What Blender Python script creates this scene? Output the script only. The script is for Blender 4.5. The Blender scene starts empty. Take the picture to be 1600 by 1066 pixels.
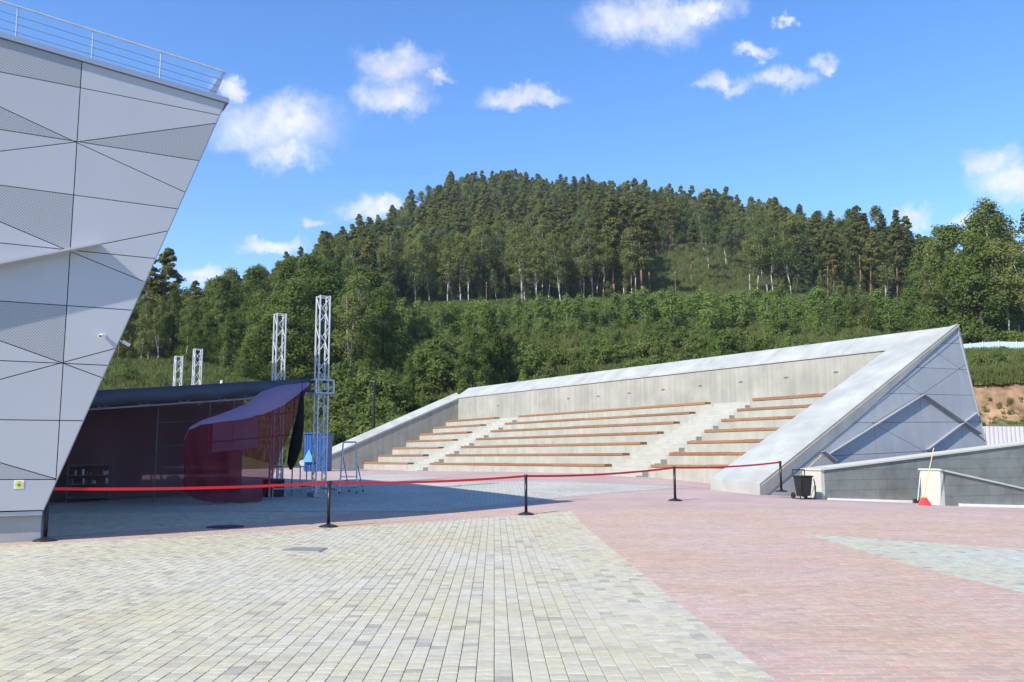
import bpy, math, random
import numpy as np
from mathutils import Vector, Matrix, noise as mnoise
random.seed(7); rng = np.random.default_rng(7)
S = bpy.context.scene
COL = S.collection
R = math.radians

# ------------------------------------------------------------------ camera
FPX, PITCH, ROLL, CZ = 1363.15, 0.130932, -0.004133, 1.42      # focal length in photo pixels (1600 wide), eye height
_F = np.array([0, math.cos(PITCH), math.sin(PITCH)]); _R0 = np.array([1., 0, 0]); _U0 = np.cross(_R0, _F)
_R = math.cos(ROLL)*_R0 + math.sin(ROLL)*_U0; _U = -math.sin(ROLL)*_R0 + math.cos(ROLL)*_U0
CAM = np.array([0, 0, CZ])
cd = bpy.data.cameras.new('camera'); co = bpy.data.objects.new('camera', cd); COL.objects.link(co)
cd.sensor_width = 36; cd.lens = 36*FPX/1600; cd.clip_start = .1; cd.clip_end = 12000
co.matrix_world = Matrix(((_R[0], _U[0], -_F[0], 0), (_R[1], _U[1], -_F[1], 0), (_R[2], _U[2], -_F[2], CZ), (0, 0, 0, 1)))
S.camera = co

# ------------------------------------------------------------------ light
SUN_EL = R(39); SUN_XY = np.array([-.711, -.703]); SUN_XY = SUN_XY/np.linalg.norm(SUN_XY)
sund = Vector((SUN_XY[0]*math.cos(SUN_EL), SUN_XY[1]*math.cos(SUN_EL), math.sin(SUN_EL)))
sl = bpy.data.lights.new('sun', 'SUN'); sl.energy = 4.15; sl.angle = R(.53); sl.color = (1, .94, .82)
so = bpy.data.objects.new('sun', sl); COL.objects.link(so); so.rotation_euler = sund.to_track_quat('Z', 'Y').to_euler(); so.location = (-30, -30, 60)
S.view_settings.view_transform = 'Standard'; S.view_settings.look = 'None'; S.view_settings.exposure = .77; S.view_settings.gamma = 1

def ray(x, y):
    d = _F*FPX + _R*(x-800) - _U*(y-533); return d/np.linalg.norm(d)

W = bpy.data.worlds.new('World'); S.world = W; W.use_nodes = True
def build_world():
    nt = W.node_tree; N = nt.nodes; L = nt.links; N.clear()
    out = N.new('ShaderNodeOutputWorld'); bg = N.new('ShaderNodeBackground'); bg.inputs[1].default_value = .14
    sky = N.new('ShaderNodeTexSky'); sky.sky_type = 'NISHITA'; sky.sun_disc = False
    sky.sun_elevation = SUN_EL; sky.sun_rotation = math.atan2(sund.x, sund.y); sky.altitude = 300; sky.air_density = 1.0; sky.dust_density = .15; sky.ozone_density = 2.6
    hs = N.new('ShaderNodeHueSaturation'); hs.inputs['Saturation'].default_value = 1.27; hs.inputs['Value'].default_value = 1.15
    ti = N.new('ShaderNodeMix'); ti.data_type = 'RGBA'; ti.blend_type = 'MULTIPLY'; ti.inputs[0].default_value = 1; L.new(sky.outputs[0], ti.inputs[6]); ti.inputs[7].default_value = (1.0, .935, .985, 1)
    L.new(ti.outputs[2], hs.inputs['Color'])
    tc = N.new('ShaderNodeTexCoord')
    n1 = N.new('ShaderNodeTexNoise'); n1.inputs['Scale'].default_value = 26; n1.inputs['Detail'].default_value = 5; n1.inputs['Roughness'].default_value = .68
    L.new(tc.outputs['Generated'], n1.inputs['Vector'])
    # warp the direction a little so that the cloud edges billow
    sub = N.new('ShaderNodeVectorMath'); sub.operation = 'SUBTRACT'; L.new(n1.outputs['Color'], sub.inputs[0]); sub.inputs[1].default_value = (.5, .5, .5)
    sc = N.new('ShaderNodeVectorMath'); sc.operation = 'SCALE'; L.new(sub.outputs[0], sc.inputs[0]); sc.inputs['Scale'].default_value = .06
    wd = N.new('ShaderNodeVectorMath'); wd.operation = 'ADD'; L.new(tc.outputs['Generated'], wd.inputs[0]); L.new(sc.outputs[0], wd.inputs[1])
    cl = [(430, 195, 105, 42), (448, 243, 52, 24), (358, 140, 26, 20), (622, 98, 60, 28), (612, 148, 60, 30), (686, 124, 17, 12), (818, 154, 62, 15),
          (1010, 30, 95, 42), (1095, 12, 60, 26), (1125, 134, 44, 14), (1218, 124, 46, 18), (1285, 98, 22, 14), (1178, 85, 30, 10), (1231, 38, 14, 12),
          (1555, 250, 42, 22), (1590, 285, 70, 32), (585, 326, 66, 18), (425, 384, 52, 14), (490, 345, 20, 8), (1420, 340, 34, 18), (1520, 350, 42, 16), (325, 430, 45, 14)]
    dirs = []
    for cx, cy, rx, ry in cl:
        c = ray(cx, cy); e1 = ray(cx+40, cy)-ray(cx-40, cy); e2 = ray(cx, cy-40)-ray(cx, cy+40)
        dirs.append((c, e1/np.linalg.norm(e1), e2/np.linalg.norm(e2), rx*np.linalg.norm(e1)/80, ry*np.linalg.norm(e2)/80))
    rr = random.Random(3)
    for k in range(12):          # the same fair-weather clouds all round the sky
        az = R(rr.uniform(55, 305)); el = R(rr.uniform(8, 60))
        c = np.array([math.sin(az)*math.cos(el), math.cos(az)*math.cos(el), math.sin(el)])
        e1 = np.cross(c, [0, 0, 1]); e1 /= np.linalg.norm(e1); e2 = np.cross(e1, c)
        s = rr.uniform(.03, .08); dirs.append((c, e1, e2, s, s*rr.uniform(.35, .5)))
    acc = None
    for c, e1, e2, rx, ry in dirs:
        e2 = np.cross(c, e1); e1 = e1-c*np.dot(c, e1); e1 /= np.linalg.norm(e1); e2 = np.cross(c, e1)
        mp = N.new('ShaderNodeMapping'); mp.vector_type = 'TEXTURE'; L.new(wd.outputs[0], mp.inputs[0]); mp.inputs['Location'].default_value = tuple(c); mp.inputs['Scale'].default_value = (rx, ry, .4)
        mp.inputs['Rotation'].default_value = Matrix(((e1[0], e2[0], c[0]), (e1[1], e2[1], c[1]), (e1[2], e2[2], c[2]))).to_euler()
        ln = N.new('ShaderNodeVectorMath'); ln.operation = 'LENGTH'; L.new(mp.outputs[0], ln.inputs[0])
        if acc is None: acc = ln.outputs['Value']
        else:
            mn = N.new('ShaderNodeMath'); mn.operation = 'SMOOTH_MIN'; mn.inputs[2].default_value = .25
            L.new(acc, mn.inputs[0]); L.new(ln.outputs['Value'], mn.inputs[1]); acc = mn.outputs[0]
    mr = N.new('ShaderNodeMapRange'); mr.interpolation_type = 'SMOOTHSTEP'; mr.inputs[1].default_value = 1.42; mr.inputs[2].default_value = .18
    L.new(acc, mr.inputs[0])
    n2 = N.new('ShaderNodeTexNoise'); n2.inputs['Scale'].default_value = 60; n2.inputs['Detail'].default_value = 6; L.new(tc.outputs['Generated'], n2.inputs['Vector'])
    md = N.new('ShaderNodeMapRange'); md.inputs[1].default_value = .25; md.inputs[2].default_value = .62; md.inputs[3].default_value = .55; md.inputs[4].default_value = 1.0; L.new(n2.outputs['Fac'], md.inputs[0])
    fm = N.new('ShaderNodeMath'); fm.operation = 'MULTIPLY'; L.new(mr.outputs[0], fm.inputs[0]); L.new(md.outputs[0], fm.inputs[1])
    mix = N.new('ShaderNodeMix'); mix.data_type = 'RGBA'; L.new(fm.outputs[0], mix.inputs[0]); L.new(hs.outputs[0], mix.inputs[6])
    cc = N.new('ShaderNodeMix'); cc.data_type = 'RGBA'; n3 = N.new('ShaderNodeTexNoise'); n3.inputs['Scale'].default_value = 17; n3.inputs['Detail'].default_value = 4; L.new(tc.outputs['Generated'], n3.inputs['Vector']); m3 = N.new('ShaderNodeMapRange'); m3.inputs[1].default_value = .38; m3.inputs[2].default_value = .62; L.new(n3.outputs['Fac'], m3.inputs[0]); L.new(m3.outputs[0], cc.inputs[0]); cc.inputs[6].default_value = (3.3, 3.5, 4.1, 1); cc.inputs[7].default_value = (4.4, 4.5, 4.8, 1); L.new(cc.outputs[2], mix.inputs[7])
    L.new(mix.outputs[2], bg.inputs[0]); L.new(bg.outputs[0], out.inputs[0])
build_world()

# ------------------------------------------------------------------ helpers
def unproj_plane(px, py, p0, n):
    d = ray(px, py); k = np.dot(np.asarray(p0)-CAM, n)/np.dot(d, n); return CAM+d*k
def unproj_Y(px, py, Y):
    d = ray(px, py); return CAM+d*(Y/d[1])
def proj(P):
    q = np.asarray(P)-CAM; z = q@_F; return 800+FPX*(q@_R)/z, 533-FPX*(q@_U)/z

CT = [(-7.8, 14.8, -1.38), (-3.66, 17.6, -1.378), (.3, 20.2, -1.325), (4.2, 23, -1.2), (7.94, 28, -1.2), (9.6, 29, -1.39), (9.0, 25.3, -1.3), (12.4, 26.6, -1.46), (11.8, 24.2, -1.41), (15, 25.4, -1.58),
      (6.6, 30, -1.08), (5.58, 35.8, -.87), (-4.8, 51.2, -.84), (-9.9, 58.8, -.83), (0, 5, -1.42), (-8, 6, -1.42), (8, 6, -1.42), (0, -12, -1.42), (-25, 14, -1.4), (-22, 40, -1.1), (-30, 62, -.9), (22, 62, -1.2), (26, -12, -1.42), (-40, -12, -1.42), (-42, 30, -1.3), (26, 18, -1.5)]
_c = np.array(CT)
def _tps():
    n = len(_c); d = np.hypot(_c[:, None, 0]-_c[None, :, 0], _c[:, None, 1]-_c[None, :, 1]); K = np.where(d > 0, d*d*np.log(d+1e-9), 0)+np.eye(n)*6.0
    P = np.c_[np.ones(n), _c[:, :2]]; A = np.block([[K, P], [P.T, np.zeros((3, 3))]]); return np.linalg.solve(A, np.r_[_c[:, 2], 0, 0, 0])
_w = _tps()
def G(x, y):
    x = np.asarray(x, float); y = np.asarray(y, float)
    d = np.hypot(x[..., None]-_c[:, 0], y[..., None]-_c[:, 1]); K = np.where(d > 0, d*d*np.log(d+1e-9), 0)
    return np.clip(K@_w[:-3]+_w[-3]+_w[-2]*x+_w[-1]*y, -1.75, -.7)+CZ
def ground_at(px, py):
    d = ray(px, py); lo, hi = 2.0, 80.0
    f = lambda k: (CAM+d*k)[2]-float(G((CAM+d*k)[0], (CAM+d*k)[1]))
    k = lo
    while k < hi and f(k) > 0: k += .5
    a, b = k-.5, k
    for _ in range(40):
        m = (a+b)/2
        if f(m) > 0: a = m
        else: b = m
    return CAM+d*a

WO = {}
def tag(o, label=None, cat=None, group=None, kind=None):
    for k, v in (('label', label), ('category', cat), ('group', group), ('kind', kind)):
        if v: o[k] = v
    return o
def thing(name, loc, label, cat, group=None, rz=0):
    o = bpy.data.objects.new(name, None); COL.objects.link(o); o.empty_display_size = .2
    o.location = tuple(loc); o.rotation_euler = (0, 0, rz); WO[o.name] = np.array(loc, float); return tag(o, label, cat, group)

class MB:
    def __init__(s): s.v = []; s.f = []; s.c = []
    def add(s, v, f, c=None):
        o = len(s.v); s.v += [tuple(map(float, p)) for p in v]; s.f += [tuple(i+o for i in q) for q in f]
        if c is not None: s.c += [c]*len(f)
        return s
    def box(s, c, size, ax=None, c_=None):
        A = np.eye(3) if ax is None else np.asarray(ax, float); c = np.asarray(c, float); h = np.asarray(size, float)/2
        v = [c+A[0]*h[0]*i+A[1]*h[1]*j+A[2]*h[2]*k for i in (-1, 1) for j in (-1, 1) for k in (-1, 1)]
        return s.add(v, [(0, 1, 3, 2), (4, 6, 7, 5), (0, 4, 5, 1), (2, 3, 7, 6), (0, 2, 6, 4), (1, 5, 7, 3)], c_)
    def prism(s, poly, off):            # poly: 3D points, off: extrusion vector
        n = len(poly); P = [np.asarray(p, float) for p in poly]; Q = [p+np.asarray(off) for p in P]
        return s.add(P+Q, [tuple(range(n)), tuple(range(2*n-1, n-1, -1))]+[(i, i+n, (i+1) % n+n, (i+1) % n) for i in range(n)])
    def tube(s, p0, p1, r, n=8, r1=None, cap=True):
        p0 = np.asarray(p0, float); p1 = np.asarray(p1, float); d = p1-p0; d = d/np.linalg.norm(d)
        a = np.cross(d, [0, 0, 1.] if abs(d[2]) < .9 else [1., 0, 0]); a /= np.linalg.norm(a); b = np.cross(d, a); r1 = r if r1 is None else r1
        an = [2*math.pi*i/n for i in range(n)]
        v = [p0+r*(math.cos(t)*a+math.sin(t)*b) for t in an]+[p1+r1*(math.cos(t)*a+math.sin(t)*b) for t in an]
        f = [(i, (i+1) % n, (i+1) % n+n, i+n) for i in range(n)]
        if cap: f += [tuple(range(n-1, -1, -1)), tuple(range(n, 2*n))]
        return s.add(v, f)
    def path(s, pts, r, n=6):
        for a, b in zip(pts[:-1], pts[1:]): s.tube(a, b, r, n)
        return s
    def lathe(s, prof, n=20, c=(0, 0, 0)):
        v = []; f = []
        for r, z in prof: v += [(c[0]+r*math.cos(2*math.pi*i/n), c[1]+r*math.sin(2*math.pi*i/n), c[2]+z) for i in range(n)]
        for k in range(len(prof)-1): f += [(k*n+i, k*n+(i+1) % n, (k+1)*n+(i+1) % n, (k+1)*n+i) for i in range(n)]
        f += [tuple(range(n-1, -1, -1)), tuple((len(prof)-1)*n+i for i in range(n))]
        return s.add(v, f)
    def ribbon(s, pts, up, th):          # thin vertical band along pts
        up = np.asarray(up, float)
        for a, b in zip(pts[:-1], pts[1:]):
            a = np.asarray(a); b = np.asarray(b); d = b-a; n = np.cross(d, up); n = n/np.linalg.norm(n)*th
            s.prism([a-up/2, b-up/2, b+up/2, a+up/2], n)
        return s
    def build(s, name, mat, parent=None, smooth=False, origin=None, local=False):
        me = bpy.data.meshes.new(name); V = np.array(s.v)
        po = WO.get(parent.name, np.zeros(3)) if parent is not None else np.zeros(3)
        if local: og = po
        elif origin is not None: og = np.asarray(origin, float)
        elif parent is not None: og = po
        else: og = np.array([(V[:, 0].min()+V[:, 0].max())/2, (V[:, 1].min()+V[:, 1].max())/2, V[:, 2].min()])
        VV = V if local else V-og
        me.from_pydata([tuple(p) for p in VV], [], s.f); me.materials.append(mat)
        if s.c:
            at = me.attributes.new('tone', 'FLOAT_COLOR', 'FACE'); at.data.foreach_set('color', np.array([(c[0], c[1], c[2], 1) for c in s.c], 'f').ravel())
        import bmesh
        if len(s.f) < 20000:
            bm = bmesh.new(); bm.from_mesh(me); bmesh.ops.recalc_face_normals(bm, faces=bm.faces); bm.to_mesh(me); bm.free()
        if smooth:
            for p in me.polygons: p.use_smooth = True
        me.update()
        o = bpy.data.objects.new(name, me); COL.objects.link(o); o.location = tuple(og-po)
        if parent is not None: o.parent = parent
        WO[o.name] = og
        return o
def bevel(o, w, seg=1):
    m = o.modifiers.new('bevel', 'BEVEL'); m.width = w; m.segments = seg; m.limit_method = 'ANGLE'; m.angle_limit = R(40); return o
def copy_tree(o, loc=None, rz=None, sc=None, parent=None):
    c = o.copy(); COL.objects.link(c); c.parent = parent
    if loc is not None: c.location = tuple(loc)
    if rz is not None: c.rotation_euler = (0, 0, rz)
    if sc is not None: c.scale = sc if hasattr(sc, '__len__') else (sc, sc, sc)
    for ch in o.children: copy_tree(ch, parent=c)
    return c

# ------------------------------------------------------------------ materials
def mat(name, col, rough=.7, metal=0, var=.0, vscale=3., bump=0, bscale=20., spec=.4, rand=0, coord='Object', streak=0, stretch=(1, 1, 1)):
    m = bpy.data.materials.new(name); m.use_nodes = True; nt = m.node_tree; N = nt.nodes; L = nt.links
    b = N['Principled BSDF']; b.inputs['Roughness'].default_value = rough; b.inputs['Metallic'].default_value = metal; b.inputs['Specular IOR Level'].default_value = spec
    src = None
    rgb = N.new('ShaderNodeRGB'); rgb.outputs[0].default_value = (*col, 1); src = rgb.outputs[0]
    tc = N.new('ShaderNodeTexCoord'); mp = N.new('ShaderNodeMapping'); mp.inputs['Scale'].default_value = stretch; L.new(tc.outputs[coord], mp.inputs[0])
    def scale_by(src, fac_socket, lo, hi, a=.3, z=.7):
        mr = N.new('ShaderNodeMapRange'); mr.inputs[1].default_value = a; mr.inputs[2].default_value = z; mr.inputs[3].default_value = lo; mr.inputs[4].default_value = hi
        L.new(fac_socket, mr.inputs[0]); mu = N.new('ShaderNodeVectorMath'); mu.operation = 'SCALE'; L.new(src, mu.inputs[0]); L.new(mr.outputs[0], mu.inputs['Scale']); return mu.outputs[0]
    if var:
        n = N.new('ShaderNodeTexNoise'); n.inputs['Scale'].default_value = vscale; n.inputs['Detail'].default_value = 6; n.inputs['Roughness'].default_value = .6; L.new(mp.outputs[0], n.inputs[0])
        src = scale_by(src, n.outputs['Fac'], 1-var, 1+var)
    if streak:
        m2 = N.new('ShaderNodeMapping'); m2.inputs['Scale'].default_value = (2.2, 2.2, .12); L.new(tc.outputs[coord], m2.inputs[0])
        n = N.new('ShaderNodeTexNoise'); n.inputs['Scale'].default_value = 2.; n.inputs['Detail'].default_value = 5; L.new(m2.outputs[0], n.inputs[0])
        src = scale_by(src, n.outputs['Fac'], 1-streak, 1+streak*.5)
    if rand:
        oi = N.new('ShaderNodeObjectInfo'); src = scale_by(src, oi.outputs['Random'], 1-rand, 1+rand, 0, 1)
    L.new(src, b.inputs['Base Color'])
    if bump:
        n = N.new('ShaderNodeTexNoise'); n.inputs['Scale'].default_value = bscale; n.inputs['Detail'].default_value = 5; L.new(mp.outputs[0], n.inputs[0])
        bp = N.new('ShaderNodeBump'); bp.inputs['Strength'].default_value = bump; bp.inputs['Distance'].default_value = .02; L.new(n.outputs['Fac'], bp.inputs['Height']); L.new(bp.outputs[0], b.inputs['Normal'])
    return m
def leafmat(name, c1, c2, trans=.3):
    m = bpy.data.materials.new(name); m.use_nodes = True; nt = m.node_tree; N = nt.nodes; L = nt.links
    b = N['Principled BSDF']; b.inputs['Roughness'].default_value = 1; b.inputs['Specular IOR Level'].default_value = .05
    oi = N.new('ShaderNodeObjectInfo'); tc = N.new('ShaderNodeTexCoord'); n = N.new('ShaderNodeTexNoise'); n.inputs['Scale'].default_value = .55; n.inputs['Detail'].default_value = 3; L.new(tc.outputs['Object'], n.inputs[0])
    ad = N.new('ShaderNodeMath'); ad.operation = 'MULTIPLY_ADD'; L.new(oi.outputs['Random'], ad.inputs[0]); ad.inputs[1].default_value = .55; L.new(n.outputs['Fac'], ad.inputs[2])
    mr = N.new('ShaderNodeMapRange'); mr.inputs[1].default_value = .35; mr.inputs[2].default_value = 1.2; L.new(ad.outputs[0], mr.inputs[0])
    mx = N.new('ShaderNodeMix'); mx.data_type = 'RGBA'; L.new(mr.outputs[0], mx.inputs[0]); mx.inputs[6].default_value = (*c1, 1); mx.inputs[7].default_value = (*c2, 1)
    L.new(mx.outputs[2], b.inputs['Base Color'])
    t = N.new('ShaderNodeBsdfTranslucent'); L.new(mx.outputs[2], t.inputs[0]); ms = N.new('ShaderNodeMixShader'); ms.inputs[0].default_value = trans
    L.new(b.outputs[0], ms.inputs[1]); L.new(t.outputs[0], ms.inputs[2]); L.new(ms.outputs[0], N['Material Output'].inputs[0]); return m
def sheer(name, col, alpha, wrinkle=.4):
    m = bpy.data.materials.new(name); m.use_nodes = True; nt = m.node_tree; N = nt.nodes; L = nt.links
    b = N['Principled BSDF']; b.inputs['Base Color'].default_value = (*col, 1); b.inputs['Roughness'].default_value = .6; b.inputs['Specular IOR Level'].default_value = .2
    t = N.new('ShaderNodeBsdfTranslucent'); t.inputs[0].default_value = (*col, 1)
    m1 = N.new('ShaderNodeMixShader'); m1.inputs[0].default_value = .35; L.new(b.outputs[0], m1.inputs[1]); L.new(t.outputs[0], m1.inputs[2])
    tr = N.new('ShaderNodeBsdfTransparent'); tr.inputs[0].default_value = (.95, .8, .85, 1); m2 = N.new('ShaderNodeMixShader'); m2.inputs[0].default_value = 1-alpha
    L.new(m1.outputs[0], m2.inputs[1]); L.new(tr.outputs[0], m2.inputs[2]); L.new(m2.outputs[0], N['Material Output'].inputs[0]); return m
def tonemat(name, rough=.85, bump=.25, var=.12):      # takes its colour from each piece's own tone
    m = mat(name, (.4, .4, .4), rough, var=var, vscale=9, bump=bump, bscale=60); N = m.node_tree.nodes; L = m.node_tree.links
    a = N.new('ShaderNodeAttribute'); a.attribute_name = 'tone'
    rgb = [n for n in N if n.type == 'RGB'][0]
    for l in list(rgb.outputs[0].links): L.new(a.outputs['Color'], l.to_socket)
    n = N.new('ShaderNodeTexNoise'); n.inputs['Scale'].default_value = .45; n.inputs['Detail'].default_value = 5
    tc = N.new('ShaderNodeTexCoord'); L.new(tc.outputs['Object'], n.inputs[0])
    b = N['Principled BSDF']; old = b.inputs['Base Color'].links[0].from_socket
    mr = N.new('ShaderNodeMapRange'); mr.inputs[1].default_value = .35; mr.inputs[2].default_value = .68; L.new(n.outputs['Fac'], mr.inputs[0])
    mx = N.new('ShaderNodeMix'); mx.data_type = 'RGBA'; mx.blend_type = 'MULTIPLY'; L.new(mr.outputs[0], mx.inputs[0]); L.new(old, mx.inputs[6]); mx.inputs[7].default_value = (1.0, .95, .80, 1); L.new(mx.outputs[2], b.inputs['Base Color'])
    return m
def brickmat(name, tones, mortar, bw, bh, off=.5, msize=.004):
    m = mat(name, tones[0], .88, bump=.2, bscale=60); N = m.node_tree.nodes; L = m.node_tree.links; b = N['Principled BSDF']
    tc = N.new('ShaderNodeTexCoord'); mp = N.new('ShaderNodeMapping'); L.new(tc.outputs['UV'], mp.inputs[0])
    br = N.new('ShaderNodeTexBrick'); br.offset = off; br.inputs['Scale'].default_value = 1; br.inputs['Brick Width'].default_value = bw; br.inputs['Row Height'].default_value = bh; br.inputs['Mortar Size'].default_value = msize; br.inputs['Mortar Smooth'].default_value = .3; br.inputs['Bias'].default_value = -.1
    br.inputs['Color1'].default_value = (*tones[0], 1); br.inputs['Color2'].default_value = (*tones[1], 1); br.inputs['Mortar'].default_value = (*mortar, 1); L.new(mp.outputs[0], br.inputs['Vector'])
    n = N.new('ShaderNodeTexNoise'); n.inputs['Scale'].default_value = .45; n.inputs['Detail'].default_value = 6; L.new(tc.outputs['Object'], n.inputs[0])
    mr = N.new('ShaderNodeMapRange'); mr.inputs[1].default_value = .3; mr.inputs[2].default_value = .7; mr.inputs[3].default_value = .86; mr.inputs[4].default_value = 1.12; L.new(n.outputs['Fac'], mr.inputs[0])
    sc = N.new('ShaderNodeVectorMath'); sc.operation = 'SCALE'; L.new(br.outputs['Color'], sc.inputs[0]); L.new(mr.outputs[0], sc.inputs['Scale']); L.new(sc.outputs[0], b.inputs['Base Color'])
    return m
def perfmat(name, col, pitch):
    m = mat(name, col, .5); N = m.node_tree.nodes; L = m.node_tree.links; b = N['Principled BSDF']
    tc = N.new('ShaderNodeTexCoord'); mp = N.new('ShaderNodeMapping'); mp.inputs['Rotation'].default_value = (0, 0, R(45)); mp.inputs['Scale'].default_value = (1/pitch,)*3; L.new(tc.outputs['UV'], mp.inputs[0])
    fr = N.new('ShaderNodeVectorMath'); fr.operation = 'FRACTION'; L.new(mp.outputs[0], fr.inputs[0]); sb = N.new('ShaderNodeVectorMath'); sb.operation = 'SUBTRACT'; L.new(fr.outputs[0], sb.inputs[0]); sb.inputs[1].default_value = (.5, .5, 0)
    sp = N.new('ShaderNodeSeparateXYZ'); L.new(sb.outputs[0], sp.inputs[0]); cm = N.new('ShaderNodeCombineXYZ'); L.new(sp.outputs[0], cm.inputs[0]); L.new(sp.outputs[1], cm.inputs[1])
    ln = N.new('ShaderNodeVectorMath'); ln.operation = 'LENGTH'; L.new(cm.outputs[0], ln.inputs[0])
    lt = N.new('ShaderNodeMapRange'); lt.inputs[1].default_value = .26; lt.inputs[2].default_value = .32; L.new(ln.outputs['Value'], lt.inputs[0])
    mx = N.new('ShaderNodeMix'); mx.data_type = 'RGBA'; L.new(lt.outputs[0], mx.inputs[0]); mx.inputs[6].default_value = (.19, .20, .21, 1); mx.inputs[7].default_value = (*col, 1); L.new(mx.outputs[2], b.inputs['Base Color']); return m

M = {}
M['panel'] = mat('aluminium_panel', (.455, .46, .48), .42, .0, var=.03, vscale=.6, rand=.025, spec=.5)
M['perf'] = perfmat('perforated_panel', (.41, .415, .435), .034)
M['wingpanel'] = mat('grey_panel', (.31, .325, .345), .5, var=.05, vscale=.8, rand=.04, streak=.06)
M['trim'] = mat('metal_trim', (.42, .44, .48), .4, .6)
M['dark'] = mat('dark_joint', (.035, .037, .042), .8)
M['conc'] = mat('concrete', (.36, .355, .305), .9, var=.13, vscale=1.1, bump=.25, bscale=14, streak=.10)
M['stepc'] = mat('step_concrete', (.385, .38, .335), .85, var=.1, vscale=2)
M['conc2'] = mat('wall_concrete', (.325, .32, .275), .9, var=.16, vscale=.7, bump=.25, bscale=9, streak=.15)
M['plinth'] = mat('plinth_render', (.36, .37, .36), .9, var=.1, vscale=2)
M['coping'] = mat('pale_coping', (.37, .38, .355), .65, var=.18, vscale=.9, bump=.12, bscale=3)
M['wood'] = mat('bench_wood', (.27, .135, .062), .65, var=.3, vscale=5, stretch=(1, 1, 6), rand=.12)
M['tile'] = mat('granite_tile', (.185, .20, .18), .6, var=.22, vscale=1.8, rand=.05, spec=.5)
M['pier'] = mat('pier_stone', (.50, .50, .43), .8, var=.06, vscale=3)
M['black'] = mat('black_plastic', (.018, .018, .02), .42, var=.2, vscale=8)
M['blackpost'] = mat('black_metal', (.02, .02, .022), .35, .3)
M['red'] = mat('red_webbing', (.62, .012, .02), .6, var=.06, vscale=30)
M['alu'] = mat('aluminium', (.62, .63, .64), .4, .3, var=.12, vscale=6)
M['steel'] = mat('galvanised', (.36, .38, .40), .5, .3, var=.15, vscale=5)
M['rack'] = mat('dark_grey_steel', (.13, .135, .15), .55, .2, var=.15)
M['tarp'] = mat('blue_grey_tarp', (.065, .085, .12), .55, var=.15, vscale=1.5, bump=.3, bscale=2.5)
M['scrim'] = sheer('maroon_scrim', (.30, .17, .20), .9)
M['drape'] = sheer('maroon_drape', (.25, .02, .04), .70)
M['purple'] = sheer('lit_drape_top', (.50, .36, .56), .9)  # same cloth as the drape; light on its top fold put into colour
M['blackcloth'] = mat('black_cloth', (.012, .012, .014), .9, var=.3, vscale=2, bump=.4, bscale=4)
M['deck'] = mat('stage_deck', (.03, .025, .024), .8, var=.2)
M['bluebox'] = mat('blue_paint', (.02, .11, .36), .5, var=.1)
M['lightblue'] = mat('pale_blue_cloth', (.09, .33, .72), .6)
M['white'] = mat('white_paint', (.78, .78, .76), .5, var=.04)
M['lilac'] = mat('pale_banner', (.55, .58, .72), .6, var=.1, vscale=2)
M['yellow'] = mat('yellow_paint', (.72, .50, .10), .5, var=.08)
M['yellowsign'] = mat('yellow_sign', (.75, .68, .08), .5)
M['redbristle'] = mat('red_bristle', (.70, .05, .06), .6, var=.2, vscale=40)
M['paleblue'] = mat('blue_white_tube', (.55, .72, .85), .4)
M['green'] = mat('green_grip', (.22, .62, .20), .5)
M['orange'] = mat('wood_handle', (.66, .42, .22), .6, var=.1, vscale=10)
M['fence'] = mat('pale_blue_fence', (.50, .62, .72), .6, var=.05, vscale=.5)
M['fencew'] = mat('white_corrugated', (.46, .455, .49), .55, var=.05)
M['wire'] = mat('wire', (.05, .05, .05), .5)
M['pole'] = mat('weathered_pole', (.22, .15, .10), .9, var=.2)
M['iron'] = mat('cast_iron', (.05, .05, .055), .6, .4, var=.2, vscale=15, bump=.5, bscale=40)
M['hatch'] = mat('hatch_plate', (.22, .22, .19), .8, var=.15, vscale=8, bump=.3)
M['glass'] = mat('lens', (.01, .01, .015), .1)
M['barkp'] = mat('pine_bark', (.17, .105, .068), .9, var=.3, vscale=1.2, bump=.4, bscale=6)
M['barkb'] = mat('birch_bark', (.36, .35, .32), .8, var=.45, vscale=1.6, stretch=(1, 1, .7))
M['barkd'] = mat('dark_bark', (.075, .06, .05), .9, var=.3, vscale=2)
M['lpine'] = leafmat('pine_needles', (.072, .09, .026), (.205, .21, .055), .3)
M['lspruce'] = leafmat('spruce_needles', (.035, .058, .026), (.085, .11, .038), .2)
M['lbirch'] = leafmat('birch_leaves', (.12, .16, .042), (.235, .26, .08), .45)
M['lbroad'] = leafmat('broad_leaves', (.07, .115, .03), (.17, .215, .055), .42)
M['lsap'] = leafmat('sapling_leaves', (.155, .24, .055), (.25, .33, .09), .48)
M['lbush'] = leafmat('bush_leaves', (.09, .14, .034), (.22, .25, .075), .45)
M['grass'] = leafmat('grass_blades', (.11, .14, .042), (.19, .21, .07), .4)
M['tone'] = tonemat('paver_stone')
M['joint'] = mat('joint_sand', (.25, .235, .195), .95, var=.2, vscale=3)
GREYS = [(.475, .455, .375), (.455, .435, .365), (.49, .47, .385), (.415, .395, .33), (.47, .445, .345), (.335, .325, .28), (.44, .41, .335), (.48, .45, .345)]
REDS = [(.455, .33, .29), (.44, .315, .28), (.475, .355, .305), (.425, .335, .285), (.45, .30, .265), (.39, .30, .27)]
M['greyfar'] = brickmat('grey_paving_far', ((.48, .465, .40), (.38, .375, .335)), (.22, .21, .17), .16, .12, .37)
M['redfar'] = brickmat('red_paving_far', ((.455, .325, .29), (.41, .30, .27)), (.49, .41, .36), .2, .1, .5, .003)

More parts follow.
